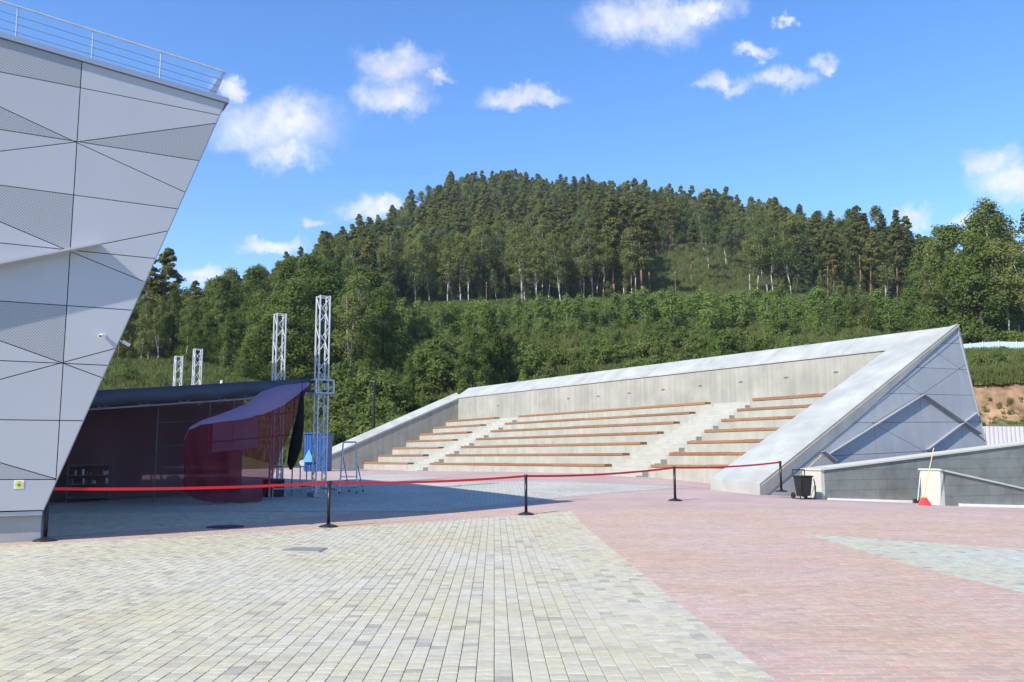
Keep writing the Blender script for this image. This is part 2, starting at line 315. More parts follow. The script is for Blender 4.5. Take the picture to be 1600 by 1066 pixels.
def terrain_mat():
    m = mat('meadow', (.07, .10, .03), .95, bump=.6, bscale=1.5); N = m.node_tree.nodes; L = m.node_tree.links; b = N['Principled BSDF']
    tc = N.new('ShaderNodeTexCoord'); n = N.new('ShaderNodeTexNoise'); n.inputs['Scale'].default_value = .09; n.inputs['Detail'].default_value = 8; n.inputs['Roughness'].default_value = .65; L.new(tc.outputs['Object'], n.inputs[0])
    cr = N.new('ShaderNodeValToRGB'); e = cr.color_ramp.elements; e[0].position = .3; e[0].color = (.055, .080, .022, 1); e[1].position = .7; e[1].color = (.13, .14, .05, 1); x = e.new(.5); x.color = (.085, .115, .032, 1)
    L.new(n.outputs['Fac'], cr.inputs[0])
    # bare ochre earth where the ground is cut steeply
    ge = N.new('ShaderNodeAttribute'); ge.attribute_name = 'earth'
    n3 = N.new('ShaderNodeTexNoise'); n3.inputs['Scale'].default_value = .7; n3.inputs['Detail'].default_value = 8; L.new(tc.outputs['Object'], n3.inputs[0])
    c2 = N.new('ShaderNodeValToRGB'); e = c2.color_ramp.elements; e[0].position = .36; e[0].color = (.15, .085, .045, 1); e[1].position = .68; e[1].color = (.40, .255, .145, 1); L.new(n3.outputs['Fac'], c2.inputs[0])
    mx = N.new('ShaderNodeMix'); mx.data_type = 'RGBA'; L.new(ge.outputs['Fac'], mx.inputs[0]); L.new(cr.outputs[0], mx.inputs[6]); L.new(c2.outputs[0], mx.inputs[7]); L.new(mx.outputs[2], b.inputs['Base Color']); return m
M['terrain'] = terrain_mat()

# ------------------------------------------------------------------ terrain
PROF = {   # photo column -> (distance, height above the eye)
 -700: [(58, -1.7), (80, 1), (110, 4), (160, 9), (250, 18), (400, 30), (800, 50), (3500, 120)],
 120: [(58, -1.7), (66, 1.0), (75, 4.4), (85, 6.8), (100, 9.3), (130, 13.5), (160, 18), (250, 30), (400, 42), (800, 60), (3500, 120)],
 300: [(58, -1.7), (66, 1.0), (75, 4.4), (85, 6.6), (100, 9.0), (130, 13.0), (160, 17), (250, 31), (350, 42), (600, 60), (3500, 120)],
 470: [(60, -1.7), (75, 1.0), (100, 6.0), (130, 11), (160, 17), (250, 41), (300, 53), (450, 70), (800, 90), (3500, 130)],
 600: [(62, -1.7), (80, 1.2), (110, 8), (130, 12), (165, 20), (250, 43), (350, 74), (450, 103), (700, 125), (3500, 150)],
 700: [(64, -1.7), (80, 1.5), (110, 9), (130, 14), (165, 21.5), (250, 44), (350, 79), (500, 137), (610, 168), (900, 180), (3500, 190)],
 800: [(66, -1.7), (80, 1.5), (110, 10), (130, 15), (165, 22.3), (250, 44.5), (350, 81), (500, 138), (650, 186), (850, 205), (3500, 210)],
 900: [(66, -1.7), (80, 1.5), (110, 10.5), (130, 16), (165, 23), (250, 45), (350, 81), (500, 135), (700, 194), (850, 212), (3500, 215)],
 1000: [(66, -1.7), (80, 1.5), (110, 11), (130, 16.6), (165, 23.5), (250, 45.5), (350, 82), (500, 131), (720, 186), (900, 205), (3500, 210)],
 1100: [(64, -1.7), (80, 1.5), (110, 11), (130, 16.6), (165, 23.5), (250, 46), (350, 83), (500, 126), (700, 172), (900, 190), (3500, 200)],
 1200: [(62, -1.7), (80, 1.5), (110, 11), (130, 16.6), (165, 23.5), (250, 45), (350, 78), (500, 117), (640, 148), (900, 165), (3500, 180)],
 1340: [(60, -1.7), (80, 1.8), (110, 11.5), (130, 17), (165, 23), (250, 44), (320, 64), (420, 86), (600, 105), (3500, 150)],
 1430: [(60, -1.7), (76, 2.0), (84, 5), (100, 9), (130, 15.3), (165, 22), (250, 42), (350, 62), (600, 80), (3500, 130)],
 1500: [(60, -1.7), (72, 1.8), (77.5, 2.9), (81, 7.6), (100, 10), (130, 15.2), (160, 20), (250, 36), (350, 52), (600, 70), (3500, 120)],
 1640: [(60, -1.7), (72, 1.8), (77, 2.8), (81, 7.8), (100, 10), (130, 15.4), (160, 20), (250, 36), (350, 50), (600, 66), (3500, 120)],
 2400: [(60, -1.7), (80, 1), (110, 6), (160, 12), (250, 22), (400, 35), (800, 50), (3500, 120)]}
_pk = sorted(PROF); _pa = [math.atan2(k-800, FPX) for k in _pk]
def H(az, r):        # absolute terrain height
    r = r*math.cos(min(abs(az), .62))
    def one(k): return np.interp(r, [p[0] for p in PROF[k]], [p[1] for p in PROF[k]])
    if az <= _pa[0]:
        f = min(1, (_pa[0]-az)/.6); return float(one(_pk[0])*(1-f)+np.interp(r, [60, 300, 3500], [-1.7, 4, 90])*f)+CZ
    if az >= _pa[-1]:
        f = min(1, (az-_pa[-1])/.6); return float(one(_pk[-1])*(1-f)+np.interp(r, [60, 300, 3500], [-1.7, 4, 90])*f)+CZ
    i = max(j for j in range(len(_pa)-1) if _pa[j] <= az); f = (az-_pa[i])/(_pa[i+1]-_pa[i]); f = f*f*(3-2*f)
    return float(one(_pk[i])*(1-f)+one(_pk[i+1])*f)+CZ
def Hn(az, r):
    z = H(az, r)
    if r > 70: z += mnoise.fractal(Vector((r*math.sin(az)/28, r*math.cos(az)/28, 0)), 1, 2, 4)*min(1.6, (r-70)*.02)
    return z
def TZ(x, y): return Hn(math.atan2(x, y), math.hypot(x, y))
def make_terrain():
    rs = [20, 40, 54, 60, 63, 66, 69, 72, 74, 76, 77, 78, 79, 80, 81, 82, 84, 87, 90, 95, 100, 106, 112, 120, 130, 140, 150, 160, 175, 190, 210, 230, 250, 275, 300, 330, 360, 400, 440, 480, 530, 580, 640, 700, 780, 880, 1000, 1300, 1800, 2600, 3500]
    azs = list(np.arange(-.70, .7001, .008)); azs = list(np.arange(-math.pi, -.70, .06))+azs+list(np.arange(.72, math.pi-.01, .06))
    nr = len(rs); V = [(0, 0, CZ-2.6)]; E = [0]
    for a in azs:
        for r in rs:
            r = r/math.cos(min(abs(a), .62)) if r > 54 else r; ry = r*math.cos(min(abs(a), .62))
            z = CZ-2.4 if r <= 54 else (Hn(a, r) if r < 4000 else H(a, 3500))
            e = 0
            if .46 < a < .66 and 75.5 < ry < 81.5:
                e = 1.0 if 76.2 < ry < 80.6 else .5
                z += mnoise.noise(Vector((a*160, ry*1.1, 3)))*.55+mnoise.noise(Vector((a*420, ry*2.7, 7)))*.25
            V.append((r*math.sin(a), r*math.cos(a), z)); E.append(e)
    F = []; na = len(azs)
    for i in range(na):
        j = (i+1) % na
        F.append((0, 1+i*nr, 1+j*nr))
        for k in range(nr-1): F.append((1+i*nr+k, 1+i*nr+k+1, 1+j*nr+k+1, 1+j*nr+k))
    me = bpy.data.meshes.new('terrain'); me.from_pydata(V, [], F); me.materials.append(M['terrain'])
    at = me.attributes.new('earth', 'FLOAT', 'POINT'); at.data.foreach_set('value', E)
    for p in me.polygons: p.use_smooth = True
    me.update(); me.flip_normals() if me.polygons[5].normal.z < 0 else None
    o = bpy.data.objects.new('terrain', me); COL.objects.link(o); return tag(o, 'green hillside rising behind the plaza with a bare earth cutting', kind='structure')
make_terrain()

# ------------------------------------------------------------------ plaza paving
PA = R(90+1.2)                                                   # direction in which the grey courses run
pd = np.array([math.cos(PA), math.sin(PA)]); qd = np.array([pd[1], -pd[0]])
def topq(p): return np.array([p[0]*qd[0]+p[1]*qd[1], p[0]*pd[0]+p[1]*pd[1]])
def toxy(q): return np.array([q[0]*qd[0]+q[1]*pd[0], q[0]*qd[1]+q[1]*pd[1]])
def clip(poly, a, b):            # keep the part of poly left of a->b
    out = []; n = len(poly)
    s = lambda p: (b[0]-a[0])*(p[1]-a[1])-(b[1]-a[1])*(p[0]-a[0])
    for i in range(n):
        p, q = poly[i], poly[(i+1) % n]; sp, sq = s(p), s(q)
        if sp >= 0: out.append(p)
        if sp*sq < 0: t = sp/(sp-sq); out.append(np.asarray(p)+t*(np.asarray(q)-np.asarray(p)))
    return out
def area(p): return .5*sum(p[i][0]*p[(i+1) % len(p)][1]-p[(i+1) % len(p)][0]*p[i][1] for i in range(len(p)))
def ccw(p): return p if area(p) > 0 else p[::-1]
def clip_poly(poly, zone):
    for i in range(len(zone)):
        if len(poly) < 3: return []
        poly = clip(poly, zone[i], zone[(i+1) % len(zone)])
    return poly if len(poly) >= 3 else []
def inside(p, zone): return all((zone[(i+1) % len(zone)][0]-zone[i][0])*(p[1]-zone[i][1])-(zone[(i+1) % len(zone)][1]-zone[i][1])*(p[0]-zone[i][0]) >= 0 for i in range(len(zone)))
def pxpoly(pts): return ccw([ground_at(*p)[:2] for p in pts])
b_l = ground_at(0, 854)[:2]; b_t = ground_at(893, 799)[:2]; b_m = ground_at(300, 836)[:2]; b_b = ground_at(1215, 1066)[:2]
ext = lambda a, b, k: np.asarray(a)+(np.asarray(b)-np.asarray(a))*k
Z_GREY1 = ccw([ext(b_t, b_l, 1.6), b_t, ext(b_t, b_b, 1.9), np.array([-22., -6.])])
Z_GREY2 = pxpoly([(75, 838), (400, 811), (700, 797), (915, 780), (1085, 763), (880, 754), (815, 753), (700, 761), (455, 775), (75, 790)])
gA = ccw([ground_at(*p)[:2] for p in [(-350, 868), (75, 838), (700, 797.5), (1085, 762.5), (880, 753.5), (815, 752.5)]]+[np.array([-9.5, 31.]), np.array([-26., 27.])])
gB = pxpoly([(520, 745), (600, 741), (700, 747), (560, 757)])
gC = pxpoly([(1225, 832), (1420, 882), (1590, 930), (1900, 1010), (1900, 880), (1600, 858)])
ZONES_GREY = [Z_GREY1, gA, gB, gC]
PLZ = ccw([np.array(p) for p in [(-45., -15.), (26., -15.), (26., 40.), (12., 64.), (-4., 70.), (-32., 66.), (-45., 50.)]])
def sheet(name, poly, lift, m, parent=None, step=1.0, uvrot=0):
    xs = [p[0] for p in poly]; ys = [p[1] for p in poly]; V = []; F = []; idx = {}
    for i in range(math.floor(min(xs)/step), math.ceil(max(xs)/step)):
        for j in range(math.floor(min(ys)/step), math.ceil(max(ys)/step)):
            c = clip_poly([np.array((i*step, j*step)), np.array(((i+1)*step, j*step)), np.array(((i+1)*step, (j+1)*step)), np.array((i*step, (j+1)*step))], poly)
            if len(c) < 3 or area(c) < 1e-6: continue
            f = []
            for p in c:
                k = (round(p[0], 4), round(p[1], 4))
                if k not in idx: idx[k] = len(V); V.append(k)
                if not f or f[-1] != idx[k]: f.append(idx[k])
            if len(set(f)) >= 3 and len(set(f)) == len(f): F.append(tuple(f))
    A = np.array(V); z = G(A[:, 0], A[:, 1])+lift
    me = bpy.data.meshes.new(name); me.from_pydata([(a[0], a[1], zz) for a, zz in zip(V, z)], [], F); me.materials.append(m)
    uv = me.uv_layers.new(name='uv'); uvs = np.zeros((len(me.loops), 2), 'f')
    for li, lp in enumerate(me.loops):
        q = topq(V[lp.vertex_index]); uvs[li] = (q[1], q[0]) if uvrot else (q[0], q[1])
    uv.data.foreach_set('uv', uvs.ravel())
    for p in me.polygons: p.use_smooth = True
    me.update(); o = bpy.data.objects.new(name, me); COL.objects.link(o)
    if parent: o.parent = parent
    return o
plaza = tag(sheet('plaza', PLZ, -.012, M['joint'], step=1.5), 'paved plaza of pink and pale grey blocks', kind='structure')
# beyond the laid blocks the material carries on the same bond
NEAR_Y = 21.0
far = clip(clip(PLZ, np.array([40., NEAR_Y]), np.array([-60., NEAR_Y]))[::-1], np.array([0., NEAR_Y]), np.array([1., NEAR_Y]))
HALF = [np.array([-60., NEAR_Y]), np.array([60., NEAR_Y]), np.array([60., 90.]), np.array([-60., 90.])]
sheet('red_paving', clip_poly(PLZ, HALF), .0, M['redfar'], plaza, 1.0)
for k, zz in enumerate(ZONES_GREY[:3]):
    c = clip_poly(list(clip_poly(zz, PLZ)), HALF)
    if len(c) > 2: sheet('grey_paving', c, .004+.0005*k, M['greyfar'], plaza, 1.0, 1)
def lay_pavers():
    pieces = []          # (poly pq, tone, zone)
    def view(q): x, y = toxy(q); return y > 4.2 and y < NEAR_Y+.1 and abs(x) < .66*y+2.6
    r_ = random.Random(5)
    # grey courses run away from the camera
    for zi, Z in enumerate(ZONES_GREY):
        zq = ccw([topq(p) for p in Z]); q0 = min(p[0] for p in zq); q1 = max(p[0] for p in zq); s0 = min(p[1] for p in zq); s1 = max(p[1] for p in zq)
        for i in range(math.floor(max(q0, -16)/.12), math.ceil(min(q1, 16)/.12)):
            s = max(s0, 3.5)-r_.random()*.2
            while s < min(s1, NEAR_Y+.3):
                l = r_.choice((.12, .18, .18, .12, .18, .09)); qc = (i*.12+.06, s+l/2)
                if view(qc):
                    g = .0022; c = [np.array(v) for v in ((i*.12+g, s+g), ((i+1)*.12-g, s+g), ((i+1)*.12-g, s+l-g), (i*.12+g, s+l-g))]
                    full = all(inside(v, zq) for v in c)
                    c2 = c if full else clip_poly(c, zq)
                    if len(c2) > 2 and area(c2) > .0012:
                        patch = mnoise.noise(Vector((qc[0]*.35, qc[1]*.35, 0)))
                        t = r_.choice(GREYS[:5]) if r_.random() > (.16+.25*max(0, patch)) else r_.choice(GREYS[3:7])
                        if zi == 3: t = (t[0]*.92, t[1]*.97, t[2]*1.04)
                        pieces.append((c2, t, full))
                s += l
    # red running bond lies across
    rz = ccw([topq(p) for p in PLZ]); gz = [ccw([topq(p) for p in Z]) for Z in ZONES_GREY]
    for j in range(int(3.8/.1), int((NEAR_Y+.2)/.1)):
        for i in range(-80, 90):
            q = i*.2+(.1 if j % 2 else 0); qc = (q+.1, j*.1+.05)
            if not view(qc): continue
            g = .0020; c = [np.array(v) for v in ((q+g, j*.1+g), (q+.2-g, j*.1+g), (q+.2-g, j*.1+.1-g), (q+g, j*.1+.1-g))]
            cut = [c]; full = True
            for zq in gz:
                if not any(inside(v, zq) for v in c): continue
                full = False; nxt = []
                for cc in cut:       # subtract a convex zone
                    rest = cc
                    for k in range(len(zq)):
                        if len(rest) < 3: break
                        o = clip(rest, zq[(k+1) % len(zq)], zq[k])
                        if len(o) > 2 and area(o) > .001: nxt.append(o)
                        rest = clip(rest, zq[k], zq[(k+1) % len(zq)])
                cut = nxt
            patch = mnoise.noise(Vector((qc[0]*.5+9, qc[1]*1.4, 0)))
            t = random.Random(i*991+j).choice(REDS[:4]) if random.Random(i*77+j*13).random() > .12 else random.Random(i*991+j).choice(REDS[3:])
            k_ = 1+.15*max(-.15, min(.15, patch)); t = (t[0]*k_, t[1]*k_, t[2]*k_)
            for cc in cut: pieces.append((cc, t, full and len(cut) == 1))
    pieces.sort(key=lambda p: np.hypot(*toxy(np.mean(p[0], axis=0))) - (0 if p[2] else -3))
    vis = [p for p in pieces if p[2] and toxy(np.mean(p[0], axis=0))[1] > 5.35 and abs(toxy(np.mean(p[0], axis=0))[0]) < .58*toxy(np.mean(p[0], axis=0))[1]]
    near = vis[:300]; ids = {id(p) for p in near}; cache = {}
    def block(dq, ds, tone):
        k = (round(dq, 3), round(ds, 3), tuple(round(c, 2) for c in tone))
        if k not in cache:
            m = MB(); b = .003; t = [(-dq/2, -ds/2), (dq/2, -ds/2), (dq/2, ds/2), (-dq/2, ds/2)]
            v = [(*[qd[0]*a+pd[0]*c, qd[1]*a+pd[1]*c], -.03) for a, c in t]+[(qd[0]*a+pd[0]*c, qd[1]*a+pd[1]*c, -.003) for a, c in t]
            t2 = [(a*(1-2*b/dq), c*(1-2*b/ds)) for a, c in t]; v += [(qd[0]*a+pd[0]*c, qd[1]*a+pd[1]*c, 0) for a, c in t2]
            f = [(8, 9, 10, 11)]+[(i, (i+1) % 4, (i+1) % 4+4, i+4) for i in range(4)]+[(i+4, (i+1) % 4+4, (i+1) % 4+8, i+8) for i in range(4)]
            me = bpy.data.meshes.new('paver'); me.from_pydata(v, [], f); me.materials.append(M['tone'])
            at = me.attributes.new('tone', 'FLOAT_COLOR', 'FACE'); at.data.foreach_set('color', [c for _ in f for c in (*tone, 1)]); cache[k] = me
        return cache[k]
    for c, t, full in near:
        C = np.mean(c, axis=0); x, y = toxy(C); dq = max(p[0] for p in c)-min(p[0] for p in c); ds = max(p[1] for p in c)-min(p[1] for p in c)
        o = bpy.data.objects.new('paver', block(dq, ds, t)); COL.objects.link(o); o.parent = plaza
        gx = float(G(x+.1, y)-G(x-.1, y))/.2; gy = float(G(x, y+.1)-G(x, y-.1))/.2
        o.location = (x, y, float(G(x, y))+random.uniform(-.0012, .0012)); o.rotation_euler = (math.atan(gy)+random.gauss(0, .004), -math.atan(gx)+random.gauss(0, .004), 0)
    V = []; F = []; T = []
    for p in pieces:
        if id(p) in ids: continue
        c, t, _ = p; n = len(c); C = np.mean(c, axis=0); o = len(V); dz = random.uniform(-.0015, .0015); tx, ty = random.gauss(0, .005), random.gauss(0, .005)
        for lv, sh in ((-.03, 1), (-.003, 1), (0, .97)):
            for q in c:
                qq = C+(q-C)*sh; x, y = toxy(qq); V.append((x, y, lv+dz+tx*(q[0]-C[0])+ty*(q[1]-C[1])))
        F.append(tuple(o+2*n+i for i in range(n)))
        for l in (0, 1): F += [(o+l*n+i, o+l*n+(i+1) % n, o+(l+1)*n+(i+1) % n, o+(l+1)*n+i) for i in range(n)]
        T += [t]*(2*n+1)
    A = np.array(V); A[:, 2] += G(A[:, 0], A[:, 1])
    me = bpy.data.meshes.new('paver_field'); me.from_pydata([tuple(a) for a in A], [], F); me.materials.append(M['tone'])
    at = me.attributes.new('tone', 'FLOAT_COLOR', 'FACE'); at.data.foreach_set('color', np.c_[np.array(T), np.ones(len(T))].astype('f').ravel())
    o = bpy.data.objects.new('paver_field', me); COL.objects.link(o); o.parent = plaza; tag(o, kind='stuff')
lay_pavers()

# ------------------------------------------------------------------ panel cutting
def split(polys, a, b, tol=5):
    a = np.array(a, float); b = np.array(b, float); L = np.linalg.norm(b-a); d = (b-a)/L; out = []
    for p in polys:
        s = [d[0]*(q[1]-a[1])-d[1]*(q[0]-a[0]) for q in p]
        if max(s) < 1 or min(s) > -1: out.append(p); continue
        ch = []
        for i in range(len(p)):
            j = (i+1) % len(p)
            if s[i]*s[j] < 0: t = s[i]/(s[i]-s[j]); ch.append(np.dot(np.asarray(p[i])+t*(np.asarray(p[j])-np.asarray(p[i]))-a, d))
            elif s[i] == 0: ch.append(np.dot(np.asarray(p[i])-a, d))
        if len(ch) >= 2 and min(ch) > -tol and max(ch) < L+tol:
            l = clip(p, a, b); r = clip(p, b, a)
            out += [x for x in (l, r) if len(x) > 2 and abs(area(x)) > 3]
        else: out.append(p)
    return out
def inset(poly, e1, e2, o, gap):     # 3D planar convex polygon -> inset copy
    p = ccw([np.array([np.dot(q-o, e1), np.dot(q-o, e2)]) for q in poly]); n = len(p); r = p
    for i in range(n):
        a, b = p[i], p[(i+1) % n]; d = b-a
        if np.linalg.norm(d) < 1e-4: continue
        d = d/np.linalg.norm(d); nn = np.array([-d[1], d[0]])*gap; r = clip(r, a+nn, b+nn)
        if len(r) < 3: return None
    return [o+q[0]*e1+q[1]*e2 for q in r]
def panel(name, poly3, e1, e2, nrm, o, th, gap, m, parent):
    q = inset(poly3, e1, e2, o, gap)
    if q is None: return
    mb = MB(); mb.prism([p-nrm*th for p in q], nrm*th); ob = mb.build(name, m, parent)
    me = ob.data; uv = me.uv_layers.new(name='uv'); og = WO[ob.name]
    for li, lp in enumerate(me.loops):
        v = np.array(me.vertices[lp.vertex_index].co)+og-o; uv.data[li].uv = (np.dot(v, e1), np.dot(v, e2))
    return ob

# ------------------------------------------------------------------ angular building on the left
def left_building():
    HA = R(31.5); h = np.array([math.cos(HA), math.sin(HA), 0]); nrm = np.array([h[1], -h[0], 0]); up = np.array([0, 0, 1.])
    base = ground_at(66, 846); p0 = base+nrm*.06
    root = thing('angular_building', (base[0]-6*h[0], base[1]-6*h[1], base[2]), 'pale grey panelled building with a leaning edge and roof railing', 'building')
    U = lambda p: unproj_plane(p[0], p[1], p0, nrm)
    XL = -150
    ex = lambda y0, x1, y1: (XL, y0+(y0-y1)/x1*(-XL))     # carry a joint line on beyond x=0
    outline = [(XL, 60+(60-97)/127*150), (352, 161), (68, 797.5), (XL, 803.5)]
    polys = [[np.array(p, float) for p in outline]]
    J = [(128, 97), (118, 222), (107, 392), (96.6, 567), (87.5, 748.5), (84, 800)]
    for a, b in [(ex(114, 125, 140), (345, 180.5)), (ex(203, 118, 222), (310, 251)), (ex(290, 112, 305.5), (274, 326)), (ex(380, 107, 391), (237, 403.5)), (ex(470.7, 101.7, 478), (203, 484.5)),
                 (ex(563, 96.6, 567), (168, 571)), (ex(656, 126, 657.6), (130, 657.6)), (ex(749.4, 87, 749.4), (92, 749.4))]: polys = split(polys, a, b, 8)
    polys = split(polys, (J[0][0]+.5, 90), (J[4][0], J[4][1]), 30)
    D = [((118, 222), (0, 167)), ((118, 222), (0, 236.5)), ((118, 222), (334.5, 193)), ((118, 222), (285, 298.6)), ((107, 392), (0, 346.5)), ((107, 392), (0, 412)), ((107, 392), (259, 361.6)), ((107, 392), (220, 438)),
         ((96.6, 567), (0, 532.6)), ((96.6, 567), (0, 593)), ((96.6, 567), (173, 546.4)), ((96.6, 567), (155.7, 589)), ((87.5, 748.5), (0, 723))]
    for a, b in D:
        a = np.array(a, float); b = np.array(b, float); d = b-a
        b2 = a+d*((XL-a[0])/d[0]) if d[0] < 0 else a+d*1.04
        polys = split(polys, a-d*.03, b2, 9)
    holes = [(50, 90), (30, 190), (270, 215), (40, 335), (40, 510), (20, 742)]
    for p in polys:
        pp = ccw(p); perf = any(inside(q, pp) for q in holes)
        panel('perforated_panel' if perf else 'panel', [U(q) for q in p], h, up, nrm, p0, .03, .0075, M['perf'] if perf else M['panel'], root)
    # body behind: leaning end wall, plain walls beyond the frame
    TR, BR = U((352, 161)), U((68, 797.5)); TL, BL = U((XL, outline[0][1])), U((XL, 803.5)); off = -nrm*.05; back = np.array([-h[1], h[0], 0])
    kl = -h*9
    d0 = (TR-TL)/np.linalg.norm(TR-TL)
    body = [TR+off-up*.02-h*.02, BR+off+up*.01-h*.02, BL+off+up*.01+kl, TL+off-up*.02-d0*9]
    MB().prism(body, back*14).build('core_wall', M['dark'], root)
    MB().prism([TL-d0*9, TL-h*.02, BL-h*.02, BL+kl], -nrm*.03).build('panel', M['panel'], root)
    MB().prism([TR+off+h*.012, BR+off+h*.012, BR+off-h*.012, TR+off-h*.012], back*13.98).build('end_wall', M['panel'], root)
    # plinth and drip band
    g = float(base[2]); pb = U((66, 805)); pl = np.array([BL[0], BL[1], 0])+kl
    B0 = np.array([pb[0], pb[1], 0])-nrm*.10
    zt = U((66, 805))[2]; L_ = np.linalg.norm((B0-pl)[:2])
    MB().prism([B0+up*(g-.35), B0+up*zt, B0-h*L_+up*zt, B0-h*L_+up*(g-.35)], back*13.5).build('plinth', M['plinth'], root)
    B1 = np.array([pb[0], pb[1], 0])-nrm*.05
    MB().prism([B1+up*zt, B1+up*(BR[2]-.012), B1-h*L_+up*(BR[2]-.012), B1-h*L_+up*zt], nrm*.03).build('drip_band', M['trim'], root)
    # parapet cap
    t0 = U((352, 161)); t1 = U((352, 153.5)); s0 = TL+kl
    d = (TR-TL); d = d/np.linalg.norm(d); hh = t1[2]-t0[2]
    c0, c1 = TR+d*.06, TL-d*9
    MB().prism([c0+nrm*.05, c1+nrm*.05, c1+nrm*.05+up*hh, c0+nrm*.05+up*hh], back*.5).build('parapet_cap', M['trim'], root)
    MB().prism([TR+back*.5-h*.3, TL-d0*9+back*.5, TL-d0*9+back*13.9, TR+back*13.9-h*.3], up*.05).build('roof', M['trim'], root)
    # railing, set a little back from the edge
    q0 = p0-nrm*.22; Ur = lambda p: unproj_plane(p[0], p[1], q0, nrm)
    rail = tag(MB().build('railing', M['trim'], root) if False else bpy.data.objects.new('railing', None)); COL.objects.link(rail); rail.parent = root; WO[rail.name] = WO[root.name]
    lines = [((0, 2), (352, 113)), ((0, 17), (346, 125)), ((0, 30), (341, 134)), ((0, 43), (337, 143))]
    for i, (a, b) in enumerate(lines):
        A, Bp = Ur(a), Ur(b); A = A+(A-Bp)*.9
        MB().tube(A, Bp, .022 if i == 0 else .009, 8).build('top_rail' if i == 0 else 'rail', M['alu'] if i == 0 else M['trim'], rail)
    for x, ya, yb in ((28, 11.5, 58), (146, 48.5, 98), (252, 82, 131)):
        MB().tube(Ur((x, ya)), Ur((x-3, yb)), .014, 8).build('post', M['trim'], rail)
    e0, e1 = Ur((353, 113)), Ur((336, 151))
    MB().prism([e0, e0-h*.05, e1-h*.16, e1], back*.02).build('end_plate', M['trim'], rail)
    for r_ in (-14, -60):
        pass
    # long projecting strip
    sp = [U((XL, 412+(412-391)/107*150)), U((107, 391)), U((157, 382))]
    MB().prism([sp[0]-up*.05, sp[2]-up*.03, sp[2]+up*.0, sp[0]+up*.02], nrm*.22).build('fin_strip', M['panel'], root)
    # cameras and the small sign
    for px, py, of in ((165, 524, .0), (189, 532, -.25)):
        c = U((px, py)) if of == 0 else unproj_plane(px, py, p0+h*.0+nrm*of, nrm)
        if of:      # this one looks out from the leaning end wall
            c = c
        t = thing('security_camera', tuple(c), 'small white camera on the panel face beside the leaning edge' if of == 0 else 'small white camera jutting from behind the leaning edge', 'camera')
        ax = np.array([h*.55+nrm*.8, np.cross(up, h*.55+nrm*.8), up]); ax[0] = (nrm*.8-h*.55-up*.2) if of == 0 else (h*.8-up*.45); ax[0] /= np.linalg.norm(ax[0]); ax[1] = np.cross(up, ax[0]); ax[1] /= np.linalg.norm(ax[1]); ax[2] = np.cross(ax[0], ax[1])
        bevel(MB().box(c+ax[0]*.10, (.15, .06, .06), ax).build('housing', M['white'], t), .012)
        MB().tube(c+ax[0]*.176, c+ax[0]*.182, .02, 12).build('lens', M['glass'], t)
        MB().tube(c+ax[0]*.06, c-ax[0]*.02-up*.015, .014, 8).build('bracket', M['white'], t)
    sg = U((29.5, 757))+nrm*.004
    t = thing('earthing_sign', tuple(sg-up*.07), 'small white square sign with a yellow disc and earthing symbol', 'sign')
    MB().box(sg, (.145, .145, .004), (h, up, nrm)).build('plate', M['white'], t)
    mb = MB(); mb.tube(sg+nrm*.002, sg+nrm*.005, .058, 24); mb.build('disc', M['yellowsign'], t)
    mb = MB(); mb.box(sg+nrm*.0065+up*.017, (.006, .035, .003), (h, up, nrm))
    for i, w_ in enumerate((.055, .036, .018)): mb.box(sg+nrm*.0065-up*(.003+.013*i), (w_, .006, .003), (h, up, nrm))
    mb.build('symbol', M['black'], t)
    return h, nrm
BH, BN = left_building()

